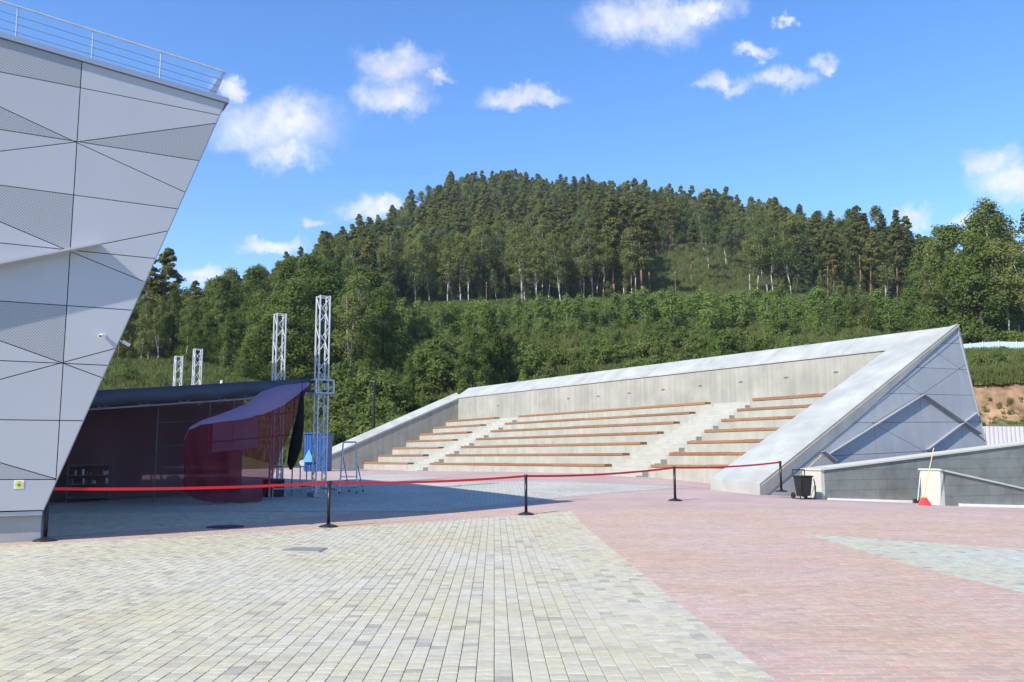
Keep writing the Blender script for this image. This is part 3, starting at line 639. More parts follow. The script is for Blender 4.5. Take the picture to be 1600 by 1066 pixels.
# ------------------------------------------------------------------ amphitheatre
SC = .48/.42; TH = .593399
u = np.array([math.sin(TH), -math.cos(TH), 0]); b = np.array([math.cos(TH), math.sin(TH), 0]); UP = np.array([0, 0, 1.])
P7 = np.array([-4.19465*SC, 44.80726*SC, 0]); Z7 = -.364813*SC+CZ; w_ = .914546*SC; tc_, tl_, tr_ = 13.7734*SC, -8.02843*SC, 16.2911*SC; hh_ = .48
def AM(t, s, z): p = P7+u*t+b*s; return np.array([p[0], p[1], z])
def am_t(px, py, s):      # where the pixel's ray meets the vertical plane s = const
    p = unproj_plane(px, py, AM(0, s, 0), b); return np.dot(p-P7, u), p[2]
def am_s(px, py, t):
    p = unproj_plane(px, py, AM(t, 0, 0), u); return np.dot(p-P7, b), p[2]
def amphi():
    gz = float(G(P7[0], P7[1])); root = thing('amphitheatre', tuple(AM(5, 3, gz)), 'open-air concrete amphitheatre with wooden benches and a grey clad wing', 'amphitheatre')
    sb, _ = am_s(716, 640, tl_); sb = max(sb, 6*w_+.6)
    _, ztop = am_s(716, 622, tl_); ztop2 = am_t(716, 622, sb)[1]; ztop = ztop2
    tI = am_t(1390, 543.5, sb)[0]
    s_out = sb+1.15; zo = am_t(718, 610, s_out)[1]; tA, zA = am_t(1497, 505.5, s_out)
    zo = (zo+zA)/2
    print('sb', sb, 'ztop', ztop, 'tI', tI, 'tA', tA, 'zo', zo, zA, 'w', w_)
    low = gz-.5
    zk = [Z7-.07+k*hh_ for k in range(7)]
    # side walls and tiers
    for k in range(7):
        s1 = (k+1)*w_+.02 if k < 6 else sb
        MB().prism([AM(tl_, k*w_, low-.001*k), AM(tI+.3, k*w_, low-.001*k), AM(tI+.3, k*w_, zk[k]), AM(tl_, k*w_, zk[k])], b*(s1-k*w_)).build('tier', M['conc'], root)
    # stairs: two steps in front of each riser, the tread itself is the third
    st = [(am_t(646, 724, 0)[0], -.22), (tc_+.55, tr_-.16)]; td = w_/3
    for t0, t1 in st:
        for k in range(7):
            zb = zk[k-1] if k else zk[0]-hh_
            for i in (1, 2):
                z1 = zb+hh_/3*i
                if k == 0 and z1 < gz+.02: continue
                s0 = k*w_-td*(3-i)
                o = MB().prism([AM(t0, s0, (zb if k else low)+.0), AM(t1, s0, (zb if k else low)), AM(t1, s0, z1), AM(t0, s0, z1)], b*(td-.003 if i == 1 else td*1.0)).build('step', M['stepc'], root)
                bevel(o, .012)
            MB().prism([AM(t0, k*w_-.008, zk[k]-.155), AM(t1, k*w_-.008, zk[k]-.155), AM(t1, k*w_-.008, zk[k]+.008), AM(t0, k*w_-.008, zk[k]+.008)], b*(td-.006)).build('step', M['stepc'], root)
    # benches: planks in lengths
    secs = [(tl_+.10, am_t(637.5, 723.5, 0)[0]), (0, tc_), (tr_, tI-.05)]
    for k in range(7):
        for (t0, t1) in secs:
            n = max(2, round((t1-t0)/3.6)); bo = bpy.data.objects.new('bench', None); COL.objects.link(bo); bo.parent = root; WO[bo.name] = WO[root.name]
            for i in range(n):
                a = t0+(t1-t0)*i/n+.004; c = t0+(t1-t0)*(i+1)/n-.004; jz = random.uniform(-.012, .012)
                for q in range(3):
                    s0 = k*w_-.03+q*.145; bevel(MB().prism([AM(a, s0, zk[k]+.005), AM(c, s0, zk[k]+.005), AM(c, s0, zk[k]+.125+jz), AM(a, s0, zk[k]+.125+jz)], b*.138).build('plank', M['wood'], bo), .008)
                MB().box(AM((a+c)/2, k*w_+.2, zk[k]+.003), (c-a-.3, .3, .03), (u, b, UP)).build('bearer', M['steel'], bo)
    # back wall, slots
    MB().prism([AM(tl_-.45, sb, low), AM(tI+.3, sb, low), AM(tI+.3, sb, ztop), AM(tl_-.45, sb, ztop)], b*.4).build('back_wall', M['conc2'], root)
    for px, py in ((778, 634), (888, 623), (934.6, 619), (983, 614.4), (1036, 609), (1094, 603), (1157.5, 597), (1228, 590), (1306, 581.5)):
        t, z = am_t(px, py, sb); MB().box(AM(t, sb-.002, z), (.22, .03, .055), (u, b, UP)).build('wall_lamp', M['rack'], root)
    # recessed seams between wall panels are shallow grooves of dark mortar
    # coping on the back wall: a bent sheet in lengths
    n = 9
    for i in range(n):
        a = tl_-.45+(tA-.3-(tl_-.45))*i/n+.006; c = tl_-.45+(tA-.3-(tl_-.45))*(i+1)/n-.006
        poly = [AM(a, sb-.05, ztop-.02), AM(a, sb-.05, ztop+.05), AM(a, s_out, zo), AM(a, s_out+.05, zo-.08), AM(a, s_out+.05, low+2), AM(a, sb+.41, low+2), AM(a, sb+.41, ztop-.02)]
        MB().prism(poly, u*(c-a)).build('coping', M['coping'], root)
    # left side wall: inner face at tl_, sloping top
    sf, zf = am_s(474, 731, tl_); gf = float(G(*AM(tl_, sf, 0)[:2])); tw = .55
    MB().prism([AM(tl_+.002, sf, gf-.4), AM(tl_+.002, sb+.01, gf-.4), AM(tl_+.002, sb+.01, ztop-.03), AM(tl_+.002, sf, gf+.12)], -u*tw).build('side_wall', M['conc2'], root)
    MB().prism([AM(tl_+.05, sf-.05, gf+.10), AM(tl_+.05, sb+.2, ztop-.03), AM(tl_-tw-.05, sb+.2, ztop+.32), AM(tl_-tw-.05, sf-.05, gf+.45)], UP*.12).build('side_coping', M['coping'], root)
    MB().prism([AM(tl_-tw-.04, sf, gf-.4), AM(tl_-tw-.04, sb+1.2, gf-.4), AM(tl_-tw-.04, sb+1.2, ztop+.3), AM(tl_-tw-.04, sf, gf+.42)], -u*.05).build('outer_face', M['conc2'], root)
    # right wing: broad sloping slab
    A = AM(tA, s_out, zA); sF, zF = am_s(1187, 756, tA); F = AM(tA, sF, zF); IA = AM(tI, sb, am_t(1390, 543.5, sb)[1]); sI, zI = am_s(1110, 748, tI); IF = AM(tI, sI, zI)
    print('F', F, 'gF', G(F[0], F[1]), 'IF', IF, 'A', A, 'IA', IA)
    wing = bpy.data.objects.new('wing', None); COL.objects.link(wing); wing.parent = root; WO[wing.name] = WO[root.name]
    back_in = AM(tI, s_out, zA-.1)
    def slab(poly, th):
        mb = MB(); n = len(poly); P = list(poly)+[p-UP*th for p in poly]
        mb.add(P, [tuple(range(n)), tuple(range(2*n-1, n-1, -1))]+[(i, (i+1) % n, (i+1) % n+n, i+n) for i in range(n)]); return mb
    gF = min(float(G(F[0], F[1])), float(G(IF[0], IF[1])))
    mb = MB(); top = [IF, F, A, IA]; bot = [np.array([IF[0], IF[1], gF-.4]), np.array([F[0], F[1], gF-.4]), A-UP*.16, IA-UP*.3]
    mb.add(top+bot, [(0, 1, 2, 3), (4, 7, 6, 5), (0, 4, 5, 1), (1, 5, 6, 2), (2, 6, 7, 3), (3, 7, 4, 0)]); mb.build('slab', M['coping'], wing)
    # inner face of the wing below the slab, hides the ends of the rows
    MB().prism([np.array([IF[0], IF[1], gF-.4]), AM(tI, sb, gF-.4), IA-UP*.45, IF-UP*.05], u*.25).build('inner_wall', M['conc2'], wing)
    # leaning facade: through F, A and a point that puts its far edge where the photo has it
    best = min(((abs(proj(A+(AM(tA+k, s_out+m, gF-.2)-A)*((A[2]-zz)/(A[2]-gF+.2)))[0]-1545), k, m) for k in np.arange(.2, 3.5, .05) for m in (0.,) for zz in (unproj_Y(1545, 697, A[1]-1)[2],)))
    Bp = AM(tA+best[1], s_out+best[2], gF-.2); Fb = np.array([F[0], F[1], gF-.25])
    off = u*.02; Fo = F+off-UP*.03; Ao = A+off-UP*.03
    e1 = (Ao-Fo); nr = np.cross(Bp-Fo, Ao-Fo); nr /= np.linalg.norm(nr); nr = nr if nr@u > 0 else -nr
    e2 = np.cross(nr, np.array([b[0], b[1], 0])); e2 /= np.linalg.norm(e2); e2 = e2 if e2[2] > 0 else -e2; e1 = np.cross(e2, nr)
    p0 = Fo-nr*.11
    Uw = lambda p: unproj_plane(p[0], p[1], p0, nr)
    bl = proj(Fo); bp = proj(Bp); fl = proj(Fb); ap = proj(Ao); print('wing px', bl, ap, bp, fl, best)
    out = [np.array(ap), np.array([bl[0]-1, bl[1]-1]), np.array([fl[0], fl[1]+8]), np.array([bp[0], bp[1]+22])]
    polys = [out]
    for a, c in [((1250, 535), (1530, 537)), ((1250, 566), (1540, 579)), ((1240, 611), (1560, 619)), ((1250, 661), (1570, 659)), ((1200, 717), (1600, 698))]: polys = split(polys, a, c, 60)
    for a, c in [((1364.5, 600), (1371, 800)), ((1435.5, 560), (1446, 800)), ((1496, 500), (1507, 800)), ((1296, 660), (1300, 820))]: polys = split(polys, a, c, 60)
    for a, c in [((1459, 548.5), (1499.5, 576)), ((1499.5, 576), (1518, 588)), ((1440, 616.8), (1499.5, 576)), ((1499.5, 576), (1514, 567)), ((1404, 594), (1440, 617)), ((1364.5, 662), (1439, 617)), ((1297, 712), (1364.5, 662)), ((1340, 647), (1364.5, 662)),
                 ((1364.5, 662), (1446, 706)), ((1440, 617), (1507, 660)), ((1507, 660), (1540, 690)), ((1446, 704), (1507, 660)), ((1507, 660), (1535, 637))]: polys = split(polys, a, c, 10)
    for p in polys: panel('panel', [Uw(q) for q in p], e1, e2, nr, p0, .03, .007, M['wingpanel'], wing)
    cb = -nr*.165; MB().prism([Ao+cb, Fo+cb+b*.6, Fb+cb+b*.6-UP*.2, Bp+cb-UP*.3], -nr*.1).build('core_wall', M['dark'], wing)
    # far leaning edge closes the back
    MB().prism([A-UP*.06-nr*.05, Bp-UP*.3-nr*.05, AM(tI, s_out+.3, gF-.5), AM(tI, s_out, zA-.6)], b*.06).build('back_panel', M['wingpanel'], wing)
    for a, c in (((1440, 617.5), (1292, 710.5)), ((1440, 618), (1529, 679)), ((1524, 645), (1446, 703)), ((1283, 706), (1303, 722))):
        p, q = Uw(a), Uw(c); d = q-p; d /= np.linalg.norm(d); v = np.cross(nr, d); v = v if v[2] > 0 else -v
        MB().prism([p-v*.012, q-v*.012, q+v*.012, p+v*.012], nr*.17).build('fin_strip', M['wingpanel'], wing)
    # thin copper-coloured drip edge along the slab, pale kerb along the foot
    d = (Ao-Fo)/np.linalg.norm(Ao-Fo)
    MB().tube(Fo+u*.05-UP*.02, Ao+u*.05-UP*.02, .009, 6).build('drip_edge', M['orange'], wing)
    k0 = ground_at(1189, 769.5); k1 = ground_at(1262, 776.5)
    d = (k1-k0); nn = np.array([-d[1], d[0], 0]); nn /= np.linalg.norm(nn)
    MB().prism([k0-UP*.2, k1-UP*.2, k1+nn*1.2-UP*.2, k0+nn*.5-UP*.2], UP*.27).build('kerb', M['white'], root)
    return tA
amphi()

# ------------------------------------------------------------------ ramp walls on the right
def ramp_wall(foot, pier_px, top0, top1, xr, label, ang, hdrop, deep):
    d = np.array([math.cos(ang), math.sin(ang), 0]); n = np.array([d[1], -d[0], 0])
    g0 = ground_at(*foot); U = lambda p: unproj_plane(p[0], p[1], g0, n)
    A0 = U(top0); A1 = U(top1); L = np.dot(A1-A0, d); s = (A1[2]-A0[2])/L; L += 2.5
    root = thing('ramp_wall', tuple(g0), label, 'wall')
    zt = lambda k: A0[2]+s*k
    O = np.array([A0[0], A0[1], 0]); low = g0[2]-.6
    # pier across the end
    pv = unproj_plane(pier_px[0], pier_px[1], g0, d); pwid = max(.3, abs(np.dot(pv-g0, n)))
    MB().prism([O+UP*low-d*.02, O-n*pwid+UP*low-d*.02, O-n*pwid+UP*(A0[2]-.03)-d*.02, O+UP*(A0[2]-.03)-d*.02], d*.12).build('pier', M['pier'], root)
    MB().prism([O+d*.101+UP*low-n*.04, O+d*L+UP*(low-.5)-n*.04, O+d*L+UP*(zt(L)-.04)-n*.04, O+d*.101+UP*(zt(.1)-.04)-n*.04], -n*(pwid-.05)).build('core', M['dark'], root)
    # cladding tiles in courses
    tw, thh = .6, .3; zb = low+.25; poly = [(.103, zb), (L, zb-.4), (L, zt(L)-.045), (.103, zt(.1)-.045)]; poly = [np.array(p) for p in ccw(poly)]
    for j in range(-2, 9):
        for i in range(int(L/tw)+2):
            x0 = i*tw-(.3 if j % 2 else 0); c = [np.array((x0+.003, zb+j*thh+.003)), np.array((x0+tw-.003, zb+j*thh+.003)), np.array((x0+tw-.003, zb+(j+1)*thh-.003)), np.array((x0+.003, zb+(j+1)*thh-.003))]
            c = clip_poly(c, poly)
            if len(c) > 2 and area(c) > .002: MB().prism([O+d*p[0]+UP*p[1] for p in c], -n*.03).build('tile', M['tile'], root)
    # coping stones
    k = -.05
    while k < L:
        k2 = min(L, k+1.1); MB().prism([O+d*(k+.003)+n*.05+UP*(zt(k)-.04), O+d*(k2-.003)+n*.05+UP*(zt(k2)-.04), O+d*(k2-.003)+n*.05+UP*(zt(k2)+.01), O+d*(k+.003)+n*.05+UP*(zt(k)+.01)], -n*(pwid+.1)).build('coping', M['pier'], root); k = k2
    # pale strip at the foot
    k0 = .15 if deep else .6; pts = [O+d*q+n*.10 for q in (k0, L*.5, L)]
    pts = [np.array([p[0], p[1], float(G(p[0], p[1]))]) for p in pts]
    for a, c in zip(pts[:-1], pts[1:]): MB().prism([a-UP*.1, c-UP*.1, c+UP*(.05 if deep else .07), a+UP*(.05 if deep else .07)], -n*.10).build('foot_strip', M['white'], root)
    return O, d, n, A0
RW = R(20)
W1 = ramp_wall((1283, 780.5), (1254, 777.5), (1283, 733), (1600, 693), 1600, 'dark tiled wall rising beside the amphitheatre wing, pale pier at its end', RW, 0, True)
W2 = ramp_wall((1471, 790), (1440, 787.5), (1469, 733.5), (1600, 763), 1600, 'dark tiled wall with a falling top edge and pale pier, brooms leaning on it', RW, 0, False)

# ------------------------------------------------------------------ barrier posts
def barrier():
    px = [(70, 845.5), (513, 823.5), (822, 804.3), (1055, 782.5), (1221, 767.5)]
    P = [ground_at(*p) for p in px]; P[4] = unproj_Y(1221, 768.5, 26.15)
    labs = ['black barrier post beside the panelled building, first of the red belt line', 'black barrier post before the stage tower, red belt on both sides', 'black barrier post where grey and pink paving meet, holding the red belt',
            'black barrier post on the pink paving in front of the benches', 'black barrier post at the foot of the grey clad wing, end of the belt']
    o0 = None; roots = []
    for i, (p, l) in enumerate(zip(P, labs)):
        t = thing('barrier_post', tuple(p), l, 'barrier post', 'belt barrier posts')
        if i == 0:
            mb = MB(); mb.lathe([(.185, 0), (.188, .012), (.175, .022), (.12, .042), (.06, .056), (.045, .07)], 28); base = mb.build('base', M['black'], t, True, local=True)
            post = MB().lathe([(.034, .05), (.034, .84)], 18).build('post', M['blackpost'], t, True, local=True)
            head = MB().lathe([(.034, .83), (.043, .835), (.043, .892), (.038, .9)], 18).build('head', M['black'], t, False, local=True)
        else:
            for q in (base, post, head): c = q.copy(); COL.objects.link(c); c.parent = t
        roots.append(t)
    for i in range(4):
        a, c = P[i]+UP*.862, P[i+1]+UP*.862; d = c-a; L = np.linalg.norm(d); dd = d/L; sag = (.045, .05, .06, .05)[i]
        pts = [a+dd*.043+(c-a-dd*.086)*k/16-UP*sag*4*(k/16)*(1-k/16) for k in range(17)]
        mb = MB(); mb.ribbon(pts, (0, 0, .05), .0025); mb.build('belt', M['red'], roots[i])
    return P
BP = barrier()

# ------------------------------------------------------------------ stage
def truss_mesh(height, side=.3, seg=.42):
    parts = []
    h = side/2; cs = [(h, h), (-h, h), (-h, -h), (h, -h)]
    for x, y in cs: parts.append(('chord', MB().tube((x, y, .12), (x, y, height), .026, 8)))
    n = int(height/seg); dz = (height-.2)/n
    for i in range(4):
        a, c = cs[i], cs[(i+1) % 4]; mb = MB()
        for k in range(n):
            p, q = (a, c) if (k+i) % 2 else (c, a); mb.tube((*p, .15+k*dz), (*q, .15+(k+1)*dz), .013, 6)
        mb.tube((*a, height-.03), (*c, height-.03), .018, 6); mb.tube((*a, .15), (*c, .15), .018, 6)
        parts.append(('lattice', mb))
    return parts
ST_B0 = None
def stage():
    rot = math.atan2(-u[1], -u[0])
    T = [unproj_Y(505.5, 463, 25.5), unproj_Y(438, 490.5, 28.7), unproj_Y(309.5, 545.5, 38.0), unproj_Y(279.5, 556.5, 40.8)]
    labs = ['tallest aluminium truss tower, standing free beside the maroon drape', 'aluminium truss tower rising over the canopy next to the tallest tower', 'aluminium truss tower over the canopy, taller of the far pair', 'aluminium truss tower over the canopy, shorter of the far pair by the grassy slope']
    first = None; bases = []
    for i, (tp, l) in enumerate(zip(T, labs)):
        foot = proj(tp); g = float(G(tp[0], tp[1])); hgt = tp[2]-g
        if i == 0: x, y = ground_at(494, 779)[:2]; x, y = tp[0]-.0, tp[1]
        t = thing('truss_tower', (tp[0], tp[1], g), l, 'truss tower', 'stage truss towers', rz=rot)
        for nm, mb in truss_mesh(hgt): mb.build(nm, M['alu'], t, local=True)
        MB().box((0, 0, .06), (.5, .5, .12)).build('base_plate', M['steel'], t, local=True)
        if i == 0:      # sleeve block with the roof corner, outriggers at the foot
            zs = unproj_Y(500, 605, tp[1])[2]-g; mb = MB(); e = .27
            for z in (-.19, .19):
                for a in range(4):
                    c = [(e, e), (-e, e), (-e, -e), (e, -e)]; mb.tube((*c[a], zs+z), (*c[(a+1) % 4], zs+z), .03, 8)
            for x_, y_ in [(e, e), (-e, e), (-e, -e), (e, -e)]: mb.tube((x_, y_, zs-.19), (x_, y_, zs+.19), .03, 8)
            mb.build('sleeve_block', M['alu'], t, local=True)
            mb = MB()
            for z in (-.13, .13):
                for x_, y_ in [(e, 0), (-e, 0), (0, e), (0, -e)]: mb.tube((x_*.95, y_*.95, zs+z-.03), (x_*.95, y_*.95, zs+z+.03), .055, 10)
            mb.build('guide_rollers', M['black'], t, local=True)
            for ax, sg in ((0, 1), (0, -1), (1, 1), (1, -1)):
                v = np.array([sg, 0, 0]) if ax == 0 else np.array([0, sg, 0]); L_ = 1.35 if (ax, sg) != (1, -1) else 1.2
                mb = MB(); mb.tube(v*.2+UP*.25, v*L_+UP*.25, .025, 8); mb.tube(v*L_+UP*.02, v*L_+UP*.38, .014, 8); mb.lathe([(.06, 0), (.06, .015), (.02, .02)], 12, tuple(v*L_)); mb.tube(v*(L_-.08)+UP*.38, v*(L_+.08)+UP*.38, .012, 6); mb.build('outrigger', M['steel'], t, local=True)
        bases.append(np.array([tp[0], tp[1], g]))
    B0 = bases[0]; g = B0[2]; zr = unproj_Y(483, 600, B0[1])[2]
    # canopy: frame of trusses with a dark sheet, falling towards the back (-b), long side along -u
    X0 = B0-b*.35-u*.0; far_ = -u*18.3; dep = -b*9.5; drop = -.95
    can = thing('stage_canopy', tuple(np.array([B0[0], B0[1], g])-b*4-u*8), 'low dark blue-grey stage canopy under assembly, maroon sides', 'stage')
    def CP(f, d, z=0): p = X0+far_*f+dep*d; return np.array([p[0], p[1], zr+z+drop*d])
    n = 12; m = 8; V = []; F = []
    for i in range(n+1):
        for j in range(m+1):
            f, d = i/n, j/m; V.append(CP(f, d, .12+.10*math.sin(f*math.pi*6)**2*-1+.03*math.sin(9*f+7*d)))
    F = [(i*(m+1)+j, (i+1)*(m+1)+j, (i+1)*(m+1)+j+1, i*(m+1)+j+1) for i in range(n) for j in range(m)]
    o = MB().add(V, F).build('roof_sheet', M['tarp'], can, True); so = o.modifiers.new('s', 'SOLIDIFY'); so.thickness = .02
    # valance on the side towards us
    mb = MB(); V = []; k = 28
    for i in range(k+1):
        d = i/k
        for z in (.14, -.05, -.26): V.append(CP(0, d, z+(.02*math.sin(d*40) if z < 0 else 0))+u*(.06+.05*math.sin(d*23)*(.14-z)))
    o = mb.add(V, [(i*3+j, (i+1)*3+j, (i+1)*3+j+1, i*3+j+1) for i in range(k) for j in range(2)]).build('valance', M['tarp'], can, True); o.modifiers.new('s', 'SOLIDIFY').thickness = .01
    for (f0, d0, f1, d1) in ((0, 0, 1, 0), (0, 0, 0, 1), (0, 1, 1, 1), (1, 0, 1, 1), (.33, 0, .33, 1), (.66, 0, .66, 1)):
        mb = MB(); a, c = CP(f0, d0, -.05), CP(f1, d1, -.05)
        for oz in (0, -.28): mb.tube(a+UP*oz, c+UP*oz, .025, 6)
        L_ = np.linalg.norm(c-a); q = int(L_/.5)
        for i in range(q): mb.tube(a+(c-a)*i/q-UP*(.28 if i % 2 else 0), a+(c-a)*(i+1)/q-UP*(0 if i % 2 else .28), .012, 5)
        mb.build('roof_truss', M['steel'], can)
    # legs of the stage at the back, deck
    for f, d in ((0, 1), (1, 1), (.5, 1), (1, 0)):
        p = CP(f, d); MB().tube((p[0], p[1], float(G(p[0], p[1]))), p, .05, 8).build('leg', M['steel'], can)
    dz = .62
    dk = [CP(.21, .12), CP(.95, .12), CP(.95, .97), CP(.21, .97)]; zg = max(float(G(p[0], p[1])) for p in dk)
    MB().prism([np.array([p[0], p[1], zg+dz-.12]) for p in dk], UP*.12).build('deck', M['deck'], can)
    for f in (.22, .3, .53, .76, .94):
        for d in (.14, .5, .95):
            p = CP(f, d); MB().tube((p[0], p[1], float(G(p[0], p[1]))), (p[0], p[1], zg+dz-.13), .03, 6).build('deck_leg', M['steel'], can)
    # black cloths at back and far side, one added midway, maroon scrim on the near side
    def cloth(name, pts, mt, k=30, amp=.05, freq=9, par=can, nrm=u):
        mb = MB(); V = []; mrow = 8
        for i in range(k+1):
            t = i/k; top = np.asarray(pts[0])+(np.asarray(pts[1])-np.asarray(pts[0]))*t; bot = np.asarray(pts[3])+(np.asarray(pts[2])-np.asarray(pts[3]))*t
            for j in range(mrow+1):
                s = j/mrow; V.append(top+(bot-top)*s+nrm*amp*(math.sin(t*freq*2*math.pi+1.7*math.sin(3*t))+.5*math.sin(t*freq*4.3+s*2))*(.1+.9*s))
        return mb.add(V, [(i*(mrow+1)+j, (i+1)*(mrow+1)+j, (i+1)*(mrow+1)+j+1, i*(mrow+1)+j+1) for i in range(k) for j in range(mrow)]).build(name, mt, par, True)
    Gp = lambda p, dz=0: np.array([p[0], p[1], float(G(p[0], p[1]))+dz])
    q = lambda f, d, z: CP(f, d, z)
    cloth('back_cloth', [q(0.02, .985, -.1), q(.98, .985, -.1), Gp(q(.98, .985, 0), .02), Gp(q(.02, .985, 0), .02)], M['blackcloth'], 60, .06, 22, nrm=b)
    cloth('far_and_shade_cloth', [q(.97, .1, -.1), q(.97, .97, -.1), Gp(q(.97, .97, 0), .02), Gp(q(.97, .1, 0), .02)], M['blackcloth'], 30, .06, 9)
    cloth('far_and_shade_cloth', [q(.36, .03, -.2), q(.36, .97, -.2), Gp(q(.36, .97, 0), .5), Gp(q(.36, .03, 0), .85)], M['blackcloth'], 30, .05, 8)  # black sheet added inside so the stage interior looks dark
    cloth('side_scrim', [q(.17, .1, -.02), q(.17, .99, -.02), Gp(q(.17, .99, 0), .03), Gp(q(.17, .1, 0), .03)], M['scrim'], 80, .09, 6)
    # banner and rigging seen through the drape
    bn = q(.10, .10, 0); MB().prism([q(.09, .10, -.75), q(.09, .24, -.75), q(.09, .24, -1.75), q(.09, .10, -1.75)], u*.02).build('banner', M['lilac'], can)
    for i, d in enumerate((.04, .12, .2, .27)):
        p = q(.05, d, -.3); MB().tube(p, p-UP*(1.3+.2*(i % 2)), .012, 5).build('hanging_line', M['steel'], can)
    for z in (-.8, -1.45): MB().tube(q(.04, .02, z), q(.04, .42, z), .018, 6).build('rail', M['rack'], can)
    for d in (.02, .42): p = q(.04, d, -.3); MB().tube(Gp(p), p, .02, 6).build('rail_post', M['rack'], can)
    # maroon drape hung from the near corner
    dr = thing('stage_drape', tuple(Gp(q(0, .25, 0)+u*.8)), 'sheer maroon and purple drape hung from the stage corner to the ground', 'drape')
    pl = X0+u*.75
    FB = lambda x, y, o: unproj_plane(x, y, X0+u*o, u)
    fold = [(483, 602, .25), (465, 617, .5), (440, 635, .7), (410, 648, .8), (375, 656, .85), (340, 660, .85), (312, 665, .85), (295, 672, .85), (287, 690, .85)]
    back = [(484, 598, .1), (458, 600, .1), (432, 604, .1), (408, 612, .1), (385, 631, .35), (350, 645, .55), (318, 656, .7), (298, 668, .8), (288, 688, .83)]
    bot = [(480, 606), (466, 640), (450, 680), (430, 735), (411, 784), (372, 785), (338, 786), (308, 781), (286, 768)]
    def interp(L, t):
        x = t*(len(L)-1); i = min(int(x), len(L)-2); f = x-i; return np.array(L[i], float)*(1-f)+np.array(L[i+1], float)*f
    K = 48; V1 = []; V2 = []
    for i in range(K+1):
        t = i/K; f = interp(fold, t); bk = interp(back, t); bt = interp(bot, t); pf = FB(*f); pb = FB(*bk)
        for j in range(5): s = j/4; V1.append(pb+(pf-pb)*s+UP*(.05*math.sin(s*math.pi)*(1 if j else 0)+.015*math.sin(t*40+j)*s))
        pbm = FB(bt[0], bt[1], .8); 
        for j in range(13):
            s = j/12; am = .13*min(1, t*2.2); V2.append(pf+(pbm-pf)*s+u*am*(math.sin(t*34)+.6*math.sin(t*71+s*2))*s)
    zmin = None
    V2 = [np.array([p[0], p[1], max(p[2], float(G(p[0], p[1]))+.012)]) for p in V2]
    MB().add(V1, [(i*5+j, (i+1)*5+j, (i+1)*5+j+1, i*5+j+1) for i in range(K) for j in range(4)]).build('top_fold', M['purple'], dr, True)
    MB().add(V2, [(i*13+j, (i+1)*13+j, (i+1)*13+j+1, i*13+j+1) for i in range(K) for j in range(12)]).build('hanging_cloth', M['drape'], dr, True)
    # metal rack seen left of the drape
    def rack():
        a = unproj_plane(103, 778, q(.17, .5, 0)+u*.6, u); a[2] = float(G(a[0], a[1])); t = thing('metal_rack', tuple(a), 'grey metal shelving rack with small parts, under the canopy by the building', 'rack')
        c = unproj_plane(173, 774, a, u+0*b); d = c-a; d[2] = 0; L_ = np.linalg.norm(d); d /= L_; nn = np.array([-d[1], d[0], 0]); Hh = 1.02
        for p in (a, a+d*L_, a+nn*.45, a+d*L_+nn*.45):
            p = Gp(p); MB().tube(p, np.array([p[0], p[1], a[2]+Hh]), .022, 8).build('upright', M['rack'], t)
        for z in (.12, .48, .72, 1.0):
            MB().prism([a+UP*z, a+d*L_+UP*z, a+d*L_+nn*.45+UP*z, a+nn*.45+UP*z], UP*.025).build('shelf', M['rack'], t)
        rr = random.Random(2)
        for z in (.505, .745):
            for k in range(9):
                x = .06+rr.random()*(L_-.15); h_ = rr.uniform(.05, .17); w0 = rr.uniform(.03, .08)
                it = thing('workshop_item', tuple(a+d*x+nn*.15+UP*z), 'small tin or tool standing on the metal rack shelf', 'tool', 'small items on the metal rack')
                pos = WO[it.name]; bevel(MB().lathe([(w0/2, 0), (w0/2, h_*.8), (w0/3.2, h_*.86), (w0/3.2, h_)], 10, tuple(pos)).build('can', (M['steel'], M['rack'], M['lilac'])[k % 3], it), .002)
    rack()
    # black hanging loudspeaker array and cases near the tower
    def dark_hang():
        c = unproj_plane(462, 690, B0-b*.9, b); g0 = float(G(c[0], c[1])); t = thing('hanging_black_cloth', (c[0], c[1], g0), 'black cloth bundle hanging behind the drape beside the blue kiosk', 'cloth')
        V = []; K = 10; R_ = 14; pr = [(472, 612, .07), (470, 640, .14), (466, 670, .22), (461, 700, .26), (456, 722, .2), (454, 734, .05)]
        for x, y, r_ in pr:
            cc = unproj_plane(x, y, B0-b*.9, b)
            for k in range(R_): a = 2*math.pi*k/R_; V.append(cc+u*r_*math.cos(a)*(1+.15*math.sin(3*a))+b*r_*.6*math.sin(a))
        mb = MB().add(V, [(i*R_+k, i*R_+(k+1) % R_, (i+1)*R_+(k+1) % R_, (i+1)*R_+k) for i in range(len(pr)-1) for k in range(R_)]+[tuple(range(R_-1, -1, -1)), tuple((len(pr)-1)*R_+k for k in range(R_))])
        mb.build('cloth_bundle', M['blackcloth'], t, True)
        tp = unproj_plane(472, 612, B0-b*.9, b); MB().tube(tp, np.array([tp[0], tp[1], zr+.05]), .012, 6).build('hanging_rope', M['black'], t)
    dark_hang()
    def case(px, py, sx, sy, sz, lab, m_=M['black']):
        p = ground_at(px, py); t = thing('equipment_case', tuple(p), lab, 'case'); ax = (-u, b, UP)
        bevel(MB().box(p+UP*(sz*.42), (sx, sy, sz*.84), ax).build('case_body', m_, t), .015)
        bevel(MB().box(p+UP*(sz*.92), (sx, sy, sz*.155), ax).build('lid', m_, t), .015)
        for s in (-1, 1): MB().box(p+u*(-s*sx*.3)+(-b)*(sy*.5+.01)+UP*sz*.83, (.06, .02, .07), ax).build('latch', M['steel'], t)
        for s in (-1, 1):
            for q_ in (-1, 1): MB().box(p-u*s*(sx/2-.02)+b*q_*(sy/2-.02)+UP*sz*.5, (.05, .05, sz*1.005), ax).build('corner_edge', M['steel'], t)
    case(428, 776, .55, .5, .5, 'black equipment case on the ground between drape and tower')
